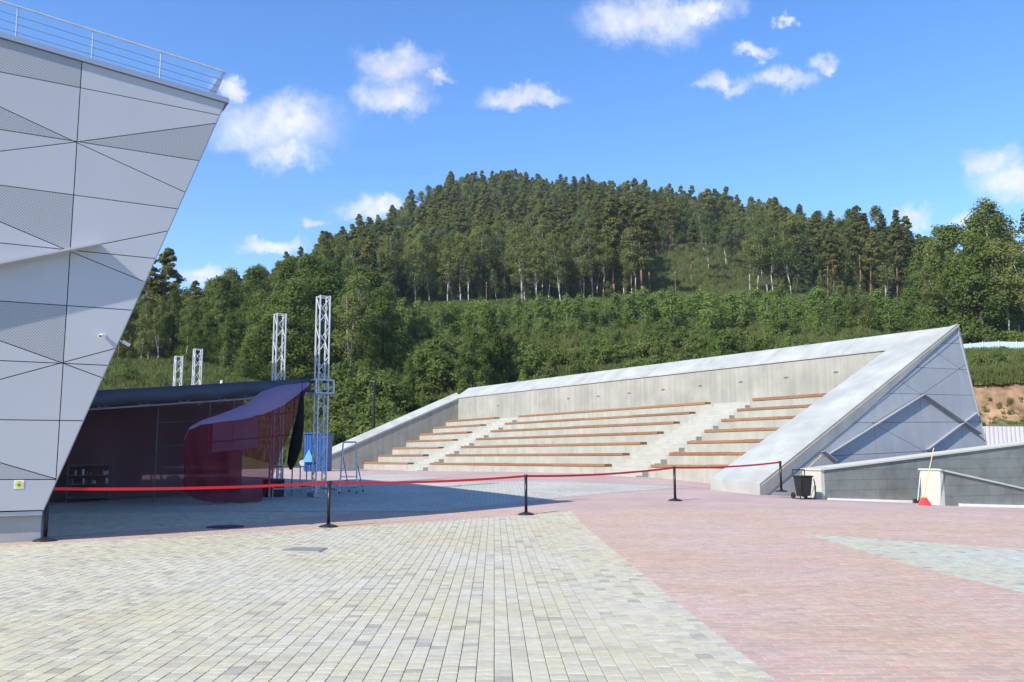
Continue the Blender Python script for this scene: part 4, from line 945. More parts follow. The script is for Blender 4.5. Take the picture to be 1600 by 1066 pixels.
    # work frame beside the tower
    a = ground_at(441, 772); t = thing('work_table', tuple(a), 'low steel work frame standing between drape and tallest tower', 'table'); d = b; n2 = -u
    for s in (0, .75):
        for k in (0, .55):
            p = Gp(a+d*s+n2*k); MB().tube(p, np.array([p[0], p[1], a[2]+.82]), .02, 8).build('leg', M['steel'], t)
    MB().prism([a+UP*.80-d*.03, a+d*.78+UP*.80, a+d*.78+n2*.58+UP*.80, a+n2*.58-d*.03+UP*.80], UP*.03).build('table_top', M['steel'], t)
    for z in (.25,): MB().tube(a+UP*z, a+d*.75+UP*z, .014, 6).tube(a+n2*.55+UP*z, a+n2*.55+d*.75+UP*z, .014, 6).build('stretcher', M['steel'], t)
    return B0
stage()

# ------------------------------------------------------------------ things on the plaza
def step_ladder():
    c = ground_at(545, 770); t = thing('step_ladder', tuple(c), 'open aluminium step ladder standing by the tallest tower', 'ladder')
    s = (unproj_Y(545, 691, c[1])[2]-c[2]); rt = np.array([1., 0, 0]); fw = np.array([.12, -1, 0]); fw /= np.linalg.norm(fw); k = c[1]/FPX
    wb, wt = 13.5*k, 10*k
    F0 = [c-rt*wb+fw*.30, c+rt*wb+fw*.30]; F1 = [c-rt*wt+UP*s, c+rt*wt+UP*s]; B_ = [c-rt*wb*.8-fw*.35+rt*.2, c+rt*wb*1.1-fw*.35+rt*.12]
    fix = lambda p: np.array([p[0], p[1], float(G(p[0], p[1]))])
    F0 = [fix(p) for p in F0]; B_ = [fix(p) for p in B_]
    for i in (0, 1):
        MB().tube(F0[i]+UP*.02, F1[i], .024, 8).build('front_rail', M['alu'], t); MB().tube(B_[i]+UP*.02, F1[i]-UP*.45, .018, 8).build('rear_leg', M['steel'], t)
        MB().tube(F0[i], F0[i]+UP*.05, .035, 8).build('foot', M['black'], t); MB().tube(B_[i], B_[i]+UP*.05, .03, 8).build('foot', M['black'], t)
    MB().tube(F1[0], F1[1], .024, 8).build('hoop', M['alu'], t)
    for q in (.14, .32, .47): 
        a = F0[0]+(F1[0]-F0[0])*q; e = F0[1]+(F1[1]-F0[1])*q; bevel(MB().box((a+e)/2, (np.linalg.norm(e-a), .09 if q < .45 else .26, .03), (rt, fw, UP)).build('tread', M['alu'], t), .005)
    MB().tube((B_[0]*.8+F1[0]*.2)-UP*.0, (B_[1]*.8+F1[1]*.2), .012, 6).build('brace', M['steel'], t)
step_ladder()
def kiosk():
    c = unproj_Y(497, 727, 53.0); g = float(G(c[0], c[1])); t = thing('blue_kiosk', (c[0], c[1], g), 'blue metal kiosk behind the truss tower near the side wall', 'kiosk')
    k = c[1]/FPX; W_ = 34*k; h_ = unproj_Y(494, 679, c[1])[2]-g; o = np.array([c[0], c[1], g])
    bevel(MB().box(o+UP*h_/2, (W_, 1.6, h_)).build('body', M['bluebox'], t), .02)
    bevel(MB().box(o+UP*(h_+.04), (W_+.12, 1.75, .08)).build('roof', M['bluebox'], t), .02)
    for i in range(9): MB().box(o+np.array([-W_/2+W_*(i+.5)/9, -.815, h_/2]), (.04, .03, h_*.94)).build('rib', M['bluebox'], t)
    p = o+np.array([-W_*.28, -.95, 0]); MB().prism([p+UP*.55-np.array([.35, 0, 0]), p+UP*.55+np.array([.35, 0, 0]), p+UP*1.3+np.array([0, .1, 0])], (0, -.02, 0)).build('awning_flap', M['lightblue'], t)
kiosk()
def lamp_post():
    c = unproj_Y(583.5, 692, 62); g = TZ(c[0], c[1]) if math.hypot(c[0], c[1]) > 62 else float(G(c[0], c[1])); g = min(c[2], float(G(c[0], c[1]))); t = thing('lamp_post', (c[0], c[1], g), 'slim black lamp post behind the sloping side wall', 'lamp post'); top = unproj_Y(586, 604, 62)
    o = np.array([c[0], c[1], g]); MB().tube(o, np.array([o[0], o[1], top[2]]), .10, 10, .085).build('pole', M['blackpost'], t)
    MB().lathe([(.11, 0), (.13, .05), (.13, .32), (.10, .4)], 12, (o[0], o[1], top[2])).build('lamp_head', M['black'], t); MB().lathe([(.2, 0), (.2, .06), (.12, .2)], 12, tuple(o)).build('base', M['blackpost'], t)
lamp_post()
def white_post():
    c = unproj_Y(345.5, 612, 74); g = TZ(c[0], c[1]); t = thing('marker_post', (c[0], c[1], g), 'short white post on the grassy slope above the canopy', 'post'); top = unproj_Y(345.5, 596, 74)[2]
    MB().lathe([(.11, 0), (.11, max(1.0, top-g)), (.06, max(1.0, top-g)+.08)], 10, (c[0], c[1], g)).build('shaft', M['white'], t); MB().lathe([(.2, -.3), (.2, .08), (.14, .12)], 10, (c[0], c[1], g)).build('footing', M['plinth'], t)
white_post()
def covers():
    c = ground_at(352, 823.5); t = thing('manhole_cover', tuple(c), 'round dark iron manhole cover in the shade of the building', 'manhole cover')
    MB().lathe([(.36, -.01), (.36, .008), (.33, .012)], 32, tuple(c)).build('frame', M['iron'], t); MB().lathe([(.31, .0), (.31, .013), (.29, .018)], 32, tuple(c)).build('lid', M['iron'], t)
    q = [ground_at(*p) for p in ((437, 862), (457, 856.5), (512, 857.5), (499, 863.5))]; c = sum(q)/4; t = thing('access_hatch', tuple(c), 'flat grey square access hatch set into the sunlit grey blocks', 'hatch')
    MB().prism([p-UP*.02 for p in q], UP*.034).build('frame', M['trim'], t); MB().prism([c+(p-c)*.92+UP*.013 for p in q], UP*.006).build('plate', M['hatch'], t)
covers()
def cleaning_kit():
    O, d, n, A0 = W1
    # cart
    c = ground_at(1256, 780); t = thing('cleaning_cart', tuple(c), 'black cleaning cart with a bin and tall handle frame by the pale pier', 'cart')
    k = c[1]/FPX; ax = (np.array([.95, .3, 0])/np.hypot(.95, .3), np.array([-.3, .95, 0])/np.hypot(.95, .3), UP)
    hb = 34*k; wb = 22*k
    mb = MB(); q = [(-1, -1), (1, -1), (1, 1), (-1, 1)]; v = [c+ax[0]*a*wb*.36+ax[1]*e*wb*.34+UP*.09 for a, e in q]+[c+ax[0]*a*wb*.5+ax[1]*e*wb*.45+UP*hb for a, e in q]
    bevel(mb.add(v, [(3, 2, 1, 0), (4, 5, 6, 7), (0, 1, 5, 4), (1, 2, 6, 5), (2, 3, 7, 6), (3, 0, 4, 7)]).build('bin', M['black'], t), .02)
    bevel(MB().box(c+UP*(hb+.015), (wb*1.08, wb*.98, .04), ax).build('bin_rim', M['black'], t), .01)
    for s in (-1, 1):
        mb = MB(); pts = [c+ax[0]*s*wb*.62-ax[1]*wb*.5+UP*.02, c+ax[0]*s*wb*.64-ax[1]*wb*.5+UP*hb*.55, c+ax[0]*s*wb*.52-ax[1]*wb*.5+UP*hb*.9]; mb.path(pts, .016, 8); mb.tube(c+ax[0]*s*wb*.62-ax[1]*wb*.5+UP*.02, c+ax[0]*s*wb*.62+ax[1]*wb*.5+UP*.02, .016, 8); mb.build('side_arm', M['blackpost'], t)
    MB().tube(c-ax[0]*wb*.62-ax[1]*wb*.5+UP*.02, c+ax[0]*wb*.62-ax[1]*wb*.5+UP*.02, .016, 8).build('base_bar', M['blackpost'], t)
    hf = 44.5*k; mb = MB(); pts = [c+ax[0]*wb*.55+ax[1]*wb*.55+UP*.08, c+ax[0]*wb*.55+ax[1]*wb*.55+UP*hf, c-ax[0]*wb*.45+ax[1]*wb*.55+UP*hf, c-ax[0]*wb*.45+ax[1]*wb*.55+UP*(hf-.12)]; mb.path(pts, .016, 8); mb.build('handle_frame', M['blackpost'], t)
    for s in (-1, 1): MB().tube(c+ax[0]*(s*wb*.5-.02)+ax[1]*wb*.5+UP*.1, c+ax[0]*(s*wb*.5+.02)+ax[1]*wb*.5+UP*.1, .09, 14).build('wheel', M['black'], t)
    # push broom, its head on the ground, handle leaning over the cart
    f = ground_at(1223, 772.5); t = thing('push_broom', tuple(f), 'push broom with a yellow handle leaning against the black cart', 'broom')
    top = unproj_Y(1282.5, 712.5, c[1]+.35); MB().tube(f+UP*.08, top, .017, 8).build('handle', M['yellow'], t)
    a2 = np.array([.93, .2, 0]); a2 /= np.linalg.norm(a2); bevel(MB().box(f+UP*.085, (.42, .07, .04), (a2, np.cross(UP, a2), UP)).build('head', M['orange'], t), .008); mb = MB()
    for i in range(22): 
        for j in (-1, 0, 1): mb.box(f+a2*(-.19+i*.018)+np.cross(UP, a2)*j*.02+UP*.035, (.012, .012, .07), (a2, np.cross(UP, a2), UP))
    mb.build('bristles', M['orange'], t)
    # at the second pier: dustpan and red broom
    O, d, n, A0 = W2
    f = ground_at(1434, 786.5); t = thing('dustpan', tuple(f), 'long-handled black dustpan with a pale tube handle at the pale pier', 'dustpan')
    k = f[1]/FPX; top = unproj_Y(1438, 739, f[1]+.12); MB().tube(f+UP*.05+np.array([.03, .06, 0]), top, .013, 8).build('handle', M['paleblue'], t)
    g1 = top+np.array([.08, .02, -.02]); MB().tube(top, top+np.array([.13, 0, -.01]), .016, 8).build('grip', M['black'], t); MB().tube(top+np.array([.12, 0, 0]), f+np.array([.12, .10, .06]), .010, 8).build('lower_tube', M['steel'], t)
    v = [f+np.array(p) for p in ((-.14, -.08, .0), (.13, -.08, .0), (.12, .12, .0), (-.10, .12, 0), (-.12, -.06, .03), (.12, -.06, .03), (.12, .13, .12), (-.08, .13, .12))]
    MB().add(v, [(0, 1, 2, 3), (0, 3, 7, 4), (1, 5, 6, 2), (2, 6, 7, 3), (4, 7, 6, 5), (0, 4, 5, 1)]).build('pan', M['black'], t)
    f = ground_at(1445, 790); t = thing('red_broom', tuple(f), 'red bristle broom with a pale handle leaning on the second pier', 'broom')
    top = unproj_Y(1459, 700, f[1]+.18); n0 = f+np.array([0, .03, 13*f[1]/FPX]); gp = n0+(top-n0)*.60; g2 = n0+(top-n0)*.68
    MB().tube(n0, gp, .013, 8).build('lower_handle', M['orange'], t); MB().tube(gp, g2, .0145, 8).build('grip_band', M['green'], t); MB().tube(g2, top, .013, 8).build('upper_handle', M['orange'], t)
    mb = MB(); kk = f[1]/FPX
    for i in range(26):
        for j in range(3):
            x = (i/25-.5); mb.tube(n0+np.array([x*.10, (j-1)*.02, 0]), f+np.array([x*20*kk+random.uniform(-.01, .01), (j-1)*.035, .005]), .006, 4)
    mb.build('bristles', M['redbristle'], t); bevel(MB().box(n0, (.13, .06, .06)).build('collar', M['yellow'], t), .01)
cleaning_kit()

# ------------------------------------------------------------------ fences, wires
def fences():
    # pale blue sheet fence above the cutting
    r0 = 134; xs = [1496, 1517, 1537, 1562, 1590, 1620, 1650, 1680]
    pts = []
    for x in xs:
        a = math.atan2(x-800, FPX*.9914+0); p = unproj_Y(x, 555, 118); az = math.atan2(p[0], p[1]); r = 131/math.cos(az); pts.append(np.array([r*math.sin(az), r*math.cos(az), Hn(az, r)]))
    t = thing('sheet_fence', tuple(pts[0]), 'pale blue sheet metal fence along the top of the earth cutting', 'fence')
    for a, c in zip(pts[:-1], pts[1:]):
        dn = np.array([-(c-a)[1], (c-a)[0], 0]); dn /= np.linalg.norm(dn); MB().prism([a-UP*.3+(c-a)*.008, c-UP*.3-(c-a)*.008, c+UP*1.95-(c-a)*.008, a+UP*1.95+(c-a)*.008], dn*.03).build('sheet_panel', M['fence'], t)
    for a in pts: MB().tube(a-UP*.4, a+UP*2.1, .06, 8).build('post', M['fence'], t)
    # white corrugated fence behind the ramp wall
    Y = 44.0; p0 = unproj_Y(1530, 668, Y); p1 = unproj_Y(1720, 669.5, Y-1.5); zb = -1.6+CZ
    t = thing('corrugated_fence', (p0[0], p0[1], zb), 'white corrugated metal fence behind the dark tiled wall', 'fence')
    d = p1-p0; L_ = np.linalg.norm(d[:2]); dd = d/L_; nn = np.array([-dd[1], dd[0], 0]); n = int(L_/1.15)
    for i in range(n):
        mb = MB(); V = []; m_ = 24; up_ = .06 if i < 2 else 0
        for k in range(m_+1):
            q = p0+dd*(i+k/m_*.995)*1.15+nn*(.02*(1 if (k//2) % 2 else -1)+.012*(i % 2)); V += [np.array([q[0], q[1], zb]), np.array([q[0], q[1], q[2]+up_])]
        o = mb.add(V, [(2*k, 2*k+2, 2*k+3, 2*k+1) for k in range(m_)]).build('sheet', M['fencew'], t); o.modifiers.new('s', 'SOLIDIFY').thickness = .004
    for i in range(0, n+1, 2): q = p0+dd*i*1.15+nn*.08; MB().tube((q[0], q[1], zb), (q[0], q[1], q[2]-.05), .04, 8).build('post', M['steel'], t)
fences()
def wires():
    ends = []
    for x, y, r, lab in ((1056, 470, 246, 'weathered wooden power pole at the lower edge of the grassy clearing'), (760, 478, 236, 'weathered wooden power pole among the birches above the young trees'), (1345, 470, 240, 'weathered wooden power pole below the tall pines on the right')):
        p = unproj_Y(x, y, r*.98); az = math.atan2(p[0], p[1]); g = np.array([r*math.sin(az), r*math.cos(az), Hn(az, r)]); t = thing('power_pole', tuple(g), lab, 'power pole'); top = g+UP*7.2
        MB().tube(g-UP*.5, top, .12, 8, .08).build('pole', M['pole'], t); tang = np.array([math.cos(az), -math.sin(az), 0]); rad = np.array([math.sin(az), math.cos(az), 0]); MB().box(top-UP*.5, (2.0, .14, .14), (rad, tang, UP)).build('crossarm', M['pole'], t)
        for s in (-.9, 0, .9): MB().lathe([(.05, 0), (.08, .1), (.04, .25)], 8, tuple(top-UP*.43+rad*s)).build('insulator', M['white'], t)
        ends.append((top-UP*.2, rad))
    o = [ends[1], ends[0], ends[2]]
    for s in (-.9, 0, .9):
        pts = []
        for (a, ra), (c, rc) in zip(o[:-1], o[1:]):
            A, C_ = a+ra*s, c+rc*s; pts += [A+(C_-A)*k/14-UP*2.2*4*(k/14)*(1-k/14) for k in range(15)]
        t = MB().path(pts, .028, 4).build('power_line', M['wire']); tag(t, {-.9: 'lowest-hung thin power line crossing before the wooded hill', 0: 'middle thin power line crossing before the wooded hill', .9: 'farthest thin power line crossing before the wooded hill'}[s], 'power line', 'power lines across the hill')
wires()

# ------------------------------------------------------------------ trees
def quads(cent, size, nrm):
    n = len(cent); r = rng
    nn = nrm+r.normal(size=(n, 3))*.45; nn /= np.linalg.norm(nn, axis=1)[:, None]
    a = r.normal(size=(n, 3)); a -= nn*(a*nn).sum(1)[:, None]; a /= np.linalg.norm(a, axis=1)[:, None]; c = np.cross(nn, a)
    s = size*(.6+.8*r.random(n))[:, None]
    a = a*s; c = c*s*.62
    return np.stack([cent-a, cent-c*.8+a*.1, cent+a, cent+c], 1).reshape(-1, 3)
def mesh_quads(name, V, m):
    n = len(V)//4; me = bpy.data.meshes.new(name); me.vertices.add(4*n); me.vertices.foreach_set('co', V.astype('f').ravel()); me.loops.add(4*n); me.loops.foreach_set('vertex_index', np.arange(4*n, dtype='i'))
    me.polygons.add(n); me.polygons.foreach_set('loop_start', np.arange(0, 4*n, 4, dtype='i')); me.polygons.foreach_set('loop_total', np.full(n, 4, 'i')); me.materials.append(m); me.update(calc_edges=True); me.validate(); return me
def clumps(centers, radii, per, size, squash=.7, up_bias=0.):
    C = []; D = []
    for c, r in zip(centers, radii):
        d = rng.normal(size=(per, 3)); d /= np.linalg.norm(d, axis=1)[:, None]; rr = r*rng.random(per)**.45; C.append(np.array(c)+d*rr[:, None]*np.array([1, 1, squash]))
        o = np.array([c[0], c[1], 0]); o = o/(np.linalg.norm(o)+.6); D.append(d*.8+o*.5+np.array([0, 0, .45]))
    return quads(np.concatenate(C), size, np.concatenate(D))
PROTO = {}
def proto(kind, crownV, lm, trunk, bark):
    PROTO.setdefault(kind, []).append((mesh_quads('crown', crownV, lm), trunk, bark))
def trunk_mesh(segs, bark):
    mb = MB()
    for p, q, r0, r1 in segs: mb.tube(p, q, r0, 7, r1)
    me = bpy.data.meshes.new('trunk'); me.from_pydata(mb.v, [], mb.f); me.materials.append(bark)
    for p in me.polygons: p.use_smooth = True
    me.update(); return me
def wob(h, amp, n=6):
    pts = [np.zeros(3)]; d = rng.normal(size=2)*amp
    for i in range(1, n+1): d += rng.normal(size=2)*amp*.5; pts.append(np.array([d[0]*i/n, d[1]*i/n, h*i/n]))
    return pts
def make_protos():
    for v in range(4):          # pine: tall bare reddish trunk, uneven layered crown
        h = 20.; tp = wob(h, .35); segs = [(tp[i]-(np.array([0, 0, .8]) if i == 0 else 0), tp[i+1], .21*(1-i/7), .21*(1-(i+1)/7)) for i in range(6)]
        cs = []; rs = []; low = (.42, .3, .52, .36)[v]
        for k in range(50):
            f = low+(1-low)*rng.random()**.8; z = h*f; prof = min(1, ((1-f)/(1-low)*1.5+.05)**.8)*(1 if f > low+.15 else .7)
            a = rng.random()*6.28; R_ = (2.7, 3.3, 2.4, 3.0)[v]*prof*(.3+.7*rng.random()); ax = np.array([tp[-1][0]*f, tp[-1][1]*f, 0]); c = ax+np.array([R_*math.cos(a), R_*math.sin(a), z]); cs.append(c); rs.append(.5+.75*prof*rng.random())
            if k % 3 == 0: segs.append((ax+np.array([0, 0, z-.5]), c, .06, .02))
        cs.append(np.array([tp[-1][0], tp[-1][1], h])); rs.append(.45); cs.append(np.array([tp[-1][0]+.3, tp[-1][1], h-.5])); rs.append(.7)
        for k in range(4): f = low*(.5+.5*rng.random()); a = rng.random()*6.28; segs.append((np.array([0, 0, h*f]), np.array([1.6*math.cos(a), 1.6*math.sin(a), h*f+.2]), .04, .015))
        proto('pine', clumps(cs, rs, 80, .21, .6), M['lpine'], trunk_mesh(segs, M['barkp']), 0)
    for v in range(2):          # spruce / fir
        h = 19.; segs = [(np.array([0, 0, -.8]), np.array([0, 0, h]), .25, .03)]; cs = []; rs = []
        for k in range(78):
            f = .08+.92*(k/78); R_ = 3.0*(1-f)**.85*(.55+.5*rng.random()); a = k*2.4+rng.random(); cs.append(np.array([R_*math.cos(a), R_*math.sin(a), h*f-R_*.25])); rs.append(.45+.75*(1-f))
        proto('spruce', clumps(cs, rs, 46, .24, .5), M['lspruce'], trunk_mesh(segs, M['barkd']), 0)
    for v in range(4):          # birch: white thin stem, airy drooping crown
        h = 18.; tp = wob(h, .8); segs = [(tp[i]-(np.array([0, 0, .8]) if i == 0 else 0), tp[i+1], .145*(1-i/7), .145*(1-(i+1)/7)) for i in range(6)]; cs = []; rs = []; low = (.30, .42, .24, .36)[v]
        if v in (0, 3): segs += [(tp[1], tp[1]+np.array([1.4, .5, 7]), .11, .06), (tp[1]+np.array([1.4, .5, 7]), tp[1]+np.array([1.9, .7, 12]), .06, .02)]
        for k in range(56):
            f = low+(1-low)*rng.random()**.9; prof = math.sin((1-f)/(1-low)*math.pi*.62+.25); a = rng.random()*6.28; R_ = 2.7*prof*(.3+.7*rng.random()); i = min(5, int(f*6)); ax = tp[i]; c = np.array([ax[0]+R_*math.cos(a), ax[1]+R_*math.sin(a), h*f+.2]); cs.append(c); rs.append(.7+.7*prof*rng.random())
            if k % 2 == 0: segs.append((ax, c, .045, .012))
        proto('birch', clumps(cs, rs, 85, .165, 1.1), M['lbirch'], trunk_mesh(segs, M['barkb']), 0)
    for v in range(4):          # dense broadleaf
        h = 12.; segs = [(np.array([0, 0, -.6]), np.array([.2, .1, h*.35]), .26, .18), (np.array([.2, .1, h*.35]), np.array([0, 0, h*.85]), .18, .04)]; cs = []; rs = []
        for k in range(80):
            f = .10+.9*rng.random(); prof = math.sin(min(1., f*.92+.16)*math.pi)**.6; a = rng.random()*6.28; R_ = (3.3, 2.6, 3.8, 3.0)[v]*prof*(rng.random()**.45); c = np.array([R_*math.cos(a), R_*math.sin(a), h*f*.97]); cs.append(c); rs.append(.7+.6*rng.random())
            if k % 5 == 0: segs.append((np.array([.15, .1, h*min(.75, f*.7)]), c, .07, .02))
        proto('broad', clumps(cs, rs, 150, .135, .8), M['lbroad'], trunk_mesh(segs, M['barkd']), 0)
    for v in range(3):          # slim sapling
        h = 6.; segs = [(np.array([0, 0, -.4]), np.array([0, 0, h]), .06, .012)]; cs = []; rs = []
        for k in range(34):
            f = .12+.88*rng.random(); R_ = 1.0*math.sin(min(1, (1-f)*.8+.12)*math.pi*.75)*rng.random()**.5; a = rng.random()*6.28; cs.append(np.array([R_*math.cos(a), R_*math.sin(a), h*f])); rs.append(.35+.3*rng.random())
            if k % 4 == 0: segs.append((np.array([0, 0, h*f*.85]), cs[-1], .02, .006))
        proto('sapling', clumps(cs, rs, 44, .125, 1.2, .8), M['lsap'], trunk_mesh(segs, M['barkb'] if v else M['barkd']), 0)
    for v in range(3):          # bush
        h = 3.; segs = []; cs = []; rs = []
        for k in range(44):
            a = rng.random()*6.28; R_ = 1.7*rng.random()**.5; z = (h*(1-.35*(R_/1.7)**2))*(.12+.88*rng.random()**.7); c = np.array([R_*math.cos(a), R_*math.sin(a), z]); cs.append(c); rs.append(.35+.3*rng.random())
            if k % 5 == 0: segs.append((np.array([0, 0, -.3]), c, .035, .01))
        proto('bush', clumps(cs, rs, 48, .13, .9, .4), M['lbush'], trunk_mesh(segs, M['barkd']), 0)
make_protos()
KIND = {'pine': ('pine_tree', 'pine tree'), 'spruce': ('spruce_tree', 'spruce'), 'birch': ('birch_tree', 'birch'), 'broad': ('leafy_tree', 'tree'), 'sapling': ('young_tree', 'young tree'), 'bush': ('bush', 'bush')}
SRC = {}; NT = {}
def tree(kind, var, x, y, sc, label, group, sxy=1., dark=None):
    cm, tm, _ = PROTO[kind][var % len(PROTO[kind])]; z = TZ(x, y)
    t = bpy.data.objects.new(KIND[kind][0], None); COL.objects.link(t); t.location = (x, y, z-.15); t.rotation_euler = (0, 0, random.uniform(0, 6.28)); t.scale = (sc*sxy, sc*sxy, sc); t.empty_display_size = .5; tag(t, label, KIND[kind][1], group)
    for nm, me in (('trunk', tm), ('crown', cm)):
        o = bpy.data.objects.new(nm, me); COL.objects.link(o); o.parent = t; SRC.setdefault((kind, var % len(PROTO[kind]), nm), o)
    NT[kind] = NT.get(kind, 0)+1; return t
def polar(px, r): p = ray(px, 560); return r*p[0]/p[1], r
BASEH = {'pine': 20, 'spruce': 19, 'birch': 18, 'broad': 12, 'sapling': 6, 'bush': 3}
def plant(kind, var, px, r, label, group, top=None, sc=None, sxy=1.):
    x, y = polar(px, r); z = TZ(x, y)-.15
    if top is not None: sc = (unproj_Y(px, top, y)[2]-z)/BASEH[kind]
    return tree(kind, var, x, y, sc, label, group, sxy)
rt = random.Random(11)
# trees beside the building
for px, r, top, k, v, sx in [(205, 140, 440, 'broad', 0, .85), (232, 150, 396, 'pine', 1, 1.15), (258, 152, 392, 'pine', 3, 1.2), (268, 146, 455, 'broad', 1, .8), (290, 138, 470, 'birch', 1, 1.0), (247, 132, 470, 'birch', 0, 1.0), (220, 128, 478, 'birch', 2, 1.0), (185, 136, 470, 'pine', 0, 1.1)]:
    plant(k, v, px, r, {'broad': 'dense dark leafy tree beside the leaning building edge above the grassy slope', 'pine': 'tall dark pine beside the leaning building edge above the grassy slope', 'birch': 'birch with pale trunk above the grassy slope by the building'}[k], 'trees above the grassy slope', top=top, sxy=sx)
# wall of leafy trees behind the towers
for i in range(44):
    px = 300+i*7.0+rt.uniform(-6, 6); r = rt.uniform(108, 165); k = rt.choice(['broad', 'broad', 'birch']); sky = np.interp(px, [300, 330, 400, 470, 520, 600], [450, 432, 412, 392, 400, 420])
    tp = sky+rt.uniform(5, 95)*(1.2-.9*(r-108)/57)+ (20 if r < 130 else 0)
    plant(k, rt.randrange(4), px, r, 'leafy green tree in the wall of trees behind the truss towers' if k == 'broad' else 'birch in the wall of trees behind the truss towers', 'trees behind the towers', top=tp, sxy=1.1 if k == 'broad' else 1.15)
# shrubs and trees behind the amphitheatre
for px, r, top, k, v, sx in [(765, 96, 482, 'broad', 1, .95), (738, 92, 515, 'broad', 0, .8), (795, 98, 520, 'broad', 2, .8), (690, 104, 545, 'broad', 3, .8), (640, 100, 560, 'broad', 1, .9), (612, 92, 575, 'broad', 2, .9), (575, 96, 560, 'broad', 0, 1.0), (548, 90, 590, 'broad', 1, .9)]:
    plant(k, v, px, r, 'dense dark leafy tree standing close behind the amphitheatre wall', 'leafy trees behind the amphitheatre', top=top, sxy=sx)
for i in range(70):
    px = rt.uniform(520, 1130); r = rt.uniform(72, 122); 
    plant('bush', rt.randrange(3), px, r, 'bright green bush on the slope behind the amphitheatre', 'bushes behind the amphitheatre', sc=rt.uniform(.7, 1.5)*(1.25 if px < 760 else 1))
for i in range(16):
    px = rt.uniform(525, 650); r = rt.uniform(66, 76); plant('bush', rt.randrange(3), px, r, 'light green bush growing behind the sloping side wall', 'bushes behind the side wall', sc=rt.uniform(.8, 1.25))
# belt of young trees
for i in range(150):
    px = 612+i*6.6+rt.uniform(-5, 5); r = rt.uniform(150, 182)
    if px > 1600: break
    if 640 < px < 1000 and r < 158: r += 14
    plant('sapling', rt.randrange(3), px, r, 'slim young green tree in the planted belt below the forest', 'belt of young trees', sc=rt.uniform(.85, 1.35), sxy=1.35)
for i in range(12):
    plant('birch', rt.randrange(4), 1285+i*7+rt.uniform(-4, 4), rt.uniform(148, 160), 'young birch in the clump rising from the belt of young trees', 'young birch clump', top=rt.uniform(446, 475), sxy=1.0)
# forest edge
for i in range(34):
    px = 594+i*12.2+rt.uniform(-6, 6); plant('birch', rt.randrange(4), px, rt.uniform(236, 262), 'birch with bare white trunk at the foot of the wooded hill', 'birches at the forest edge', sc=rt.uniform(.95, 1.3), sxy=1.1)
for px, top in [(588, 372), (604, 380), (940, 330), (962, 318), (978, 310), (994, 312), (1006, 322), (1018, 340), (905, 352), (870, 356)]:
    plant('pine', rt.randrange(4), px, rt.uniform(238, 258), 'large spreading pine at the forest edge beside the clearing', 'spreading pines at the forest edge', top=top, sxy=1.25)
for px, top, r in [(1040, 306, 340), (1052, 304, 346), (1030, 318, 335), (1084, 345, 268)]:
    plant('pine', 2, px, r, 'tall pine with orange trunk above the grassy clearing', 'pines above the clearing', top=top, sxy=.9)
for px, top, r in [(1112, 356, 300), (1140, 345, 318), (1150, 350, 322), (1168, 350, 322), (1196, 340, 300), (1205, 352, 250), (1188, 362, 248), (1222, 350, 254), (1212, 360, 246), (1176, 365, 256)]:
    plant('birch', rt.randrange(4), px, r, 'pale birch standing beside the grassy clearing', 'birches beside the clearing', top=top, sxy=1.2)
for i in range(34):
    px = 1235+i*6.6+rt.uniform(-4, 4); k = rt.choice(['pine', 'pine', 'pine', 'birch', 'spruce']); top = np.interp(px, [1235, 1300, 1360, 1415, 1450], [345, 335, 325, 330, 372])+rt.uniform(-6, 40)
    plant(k, rt.randrange(4), px, rt.uniform(232, 285), {'pine': 'tall pine with orange trunk in the stand behind the wing', 'birch': 'birch among the tall pines behind the wing', 'spruce': 'dark pointed spruce among the pines behind the wing'}[k], 'stand of pines behind the wing', top=top, sxy=1.05)
for px, top, r in [(1462, 372, 190), (1480, 362, 178), (1500, 352, 168), (1522, 345, 152), (1545, 335, 148), (1568, 330, 146), (1592, 328, 150), (1615, 330, 146), (1640, 340, 150), (1535, 372, 140), (1580, 380, 138), (1606, 385, 137), (1500, 405, 146), (1470, 415, 160)]:
    plant(rt.choice(['birch', 'birch', 'birch', 'broad']), rt.randrange(4), px, r, 'tall light green tree above the pale blue fence', 'tall trees above the fence', top=top, sxy=1.15)
for i in range(16):
    px = rt.uniform(1500, 1625); plant('bush', rt.randrange(3), px, rt.uniform(136, 142) if i % 2 else rt.uniform(82, 90), 'low green bush along the top of the earth cutting', 'bushes above the cutting', sc=rt.uniform(.35, .7) if i % 2 == 0 else rt.uniform(.8, 1.4))
print('trees', NT)

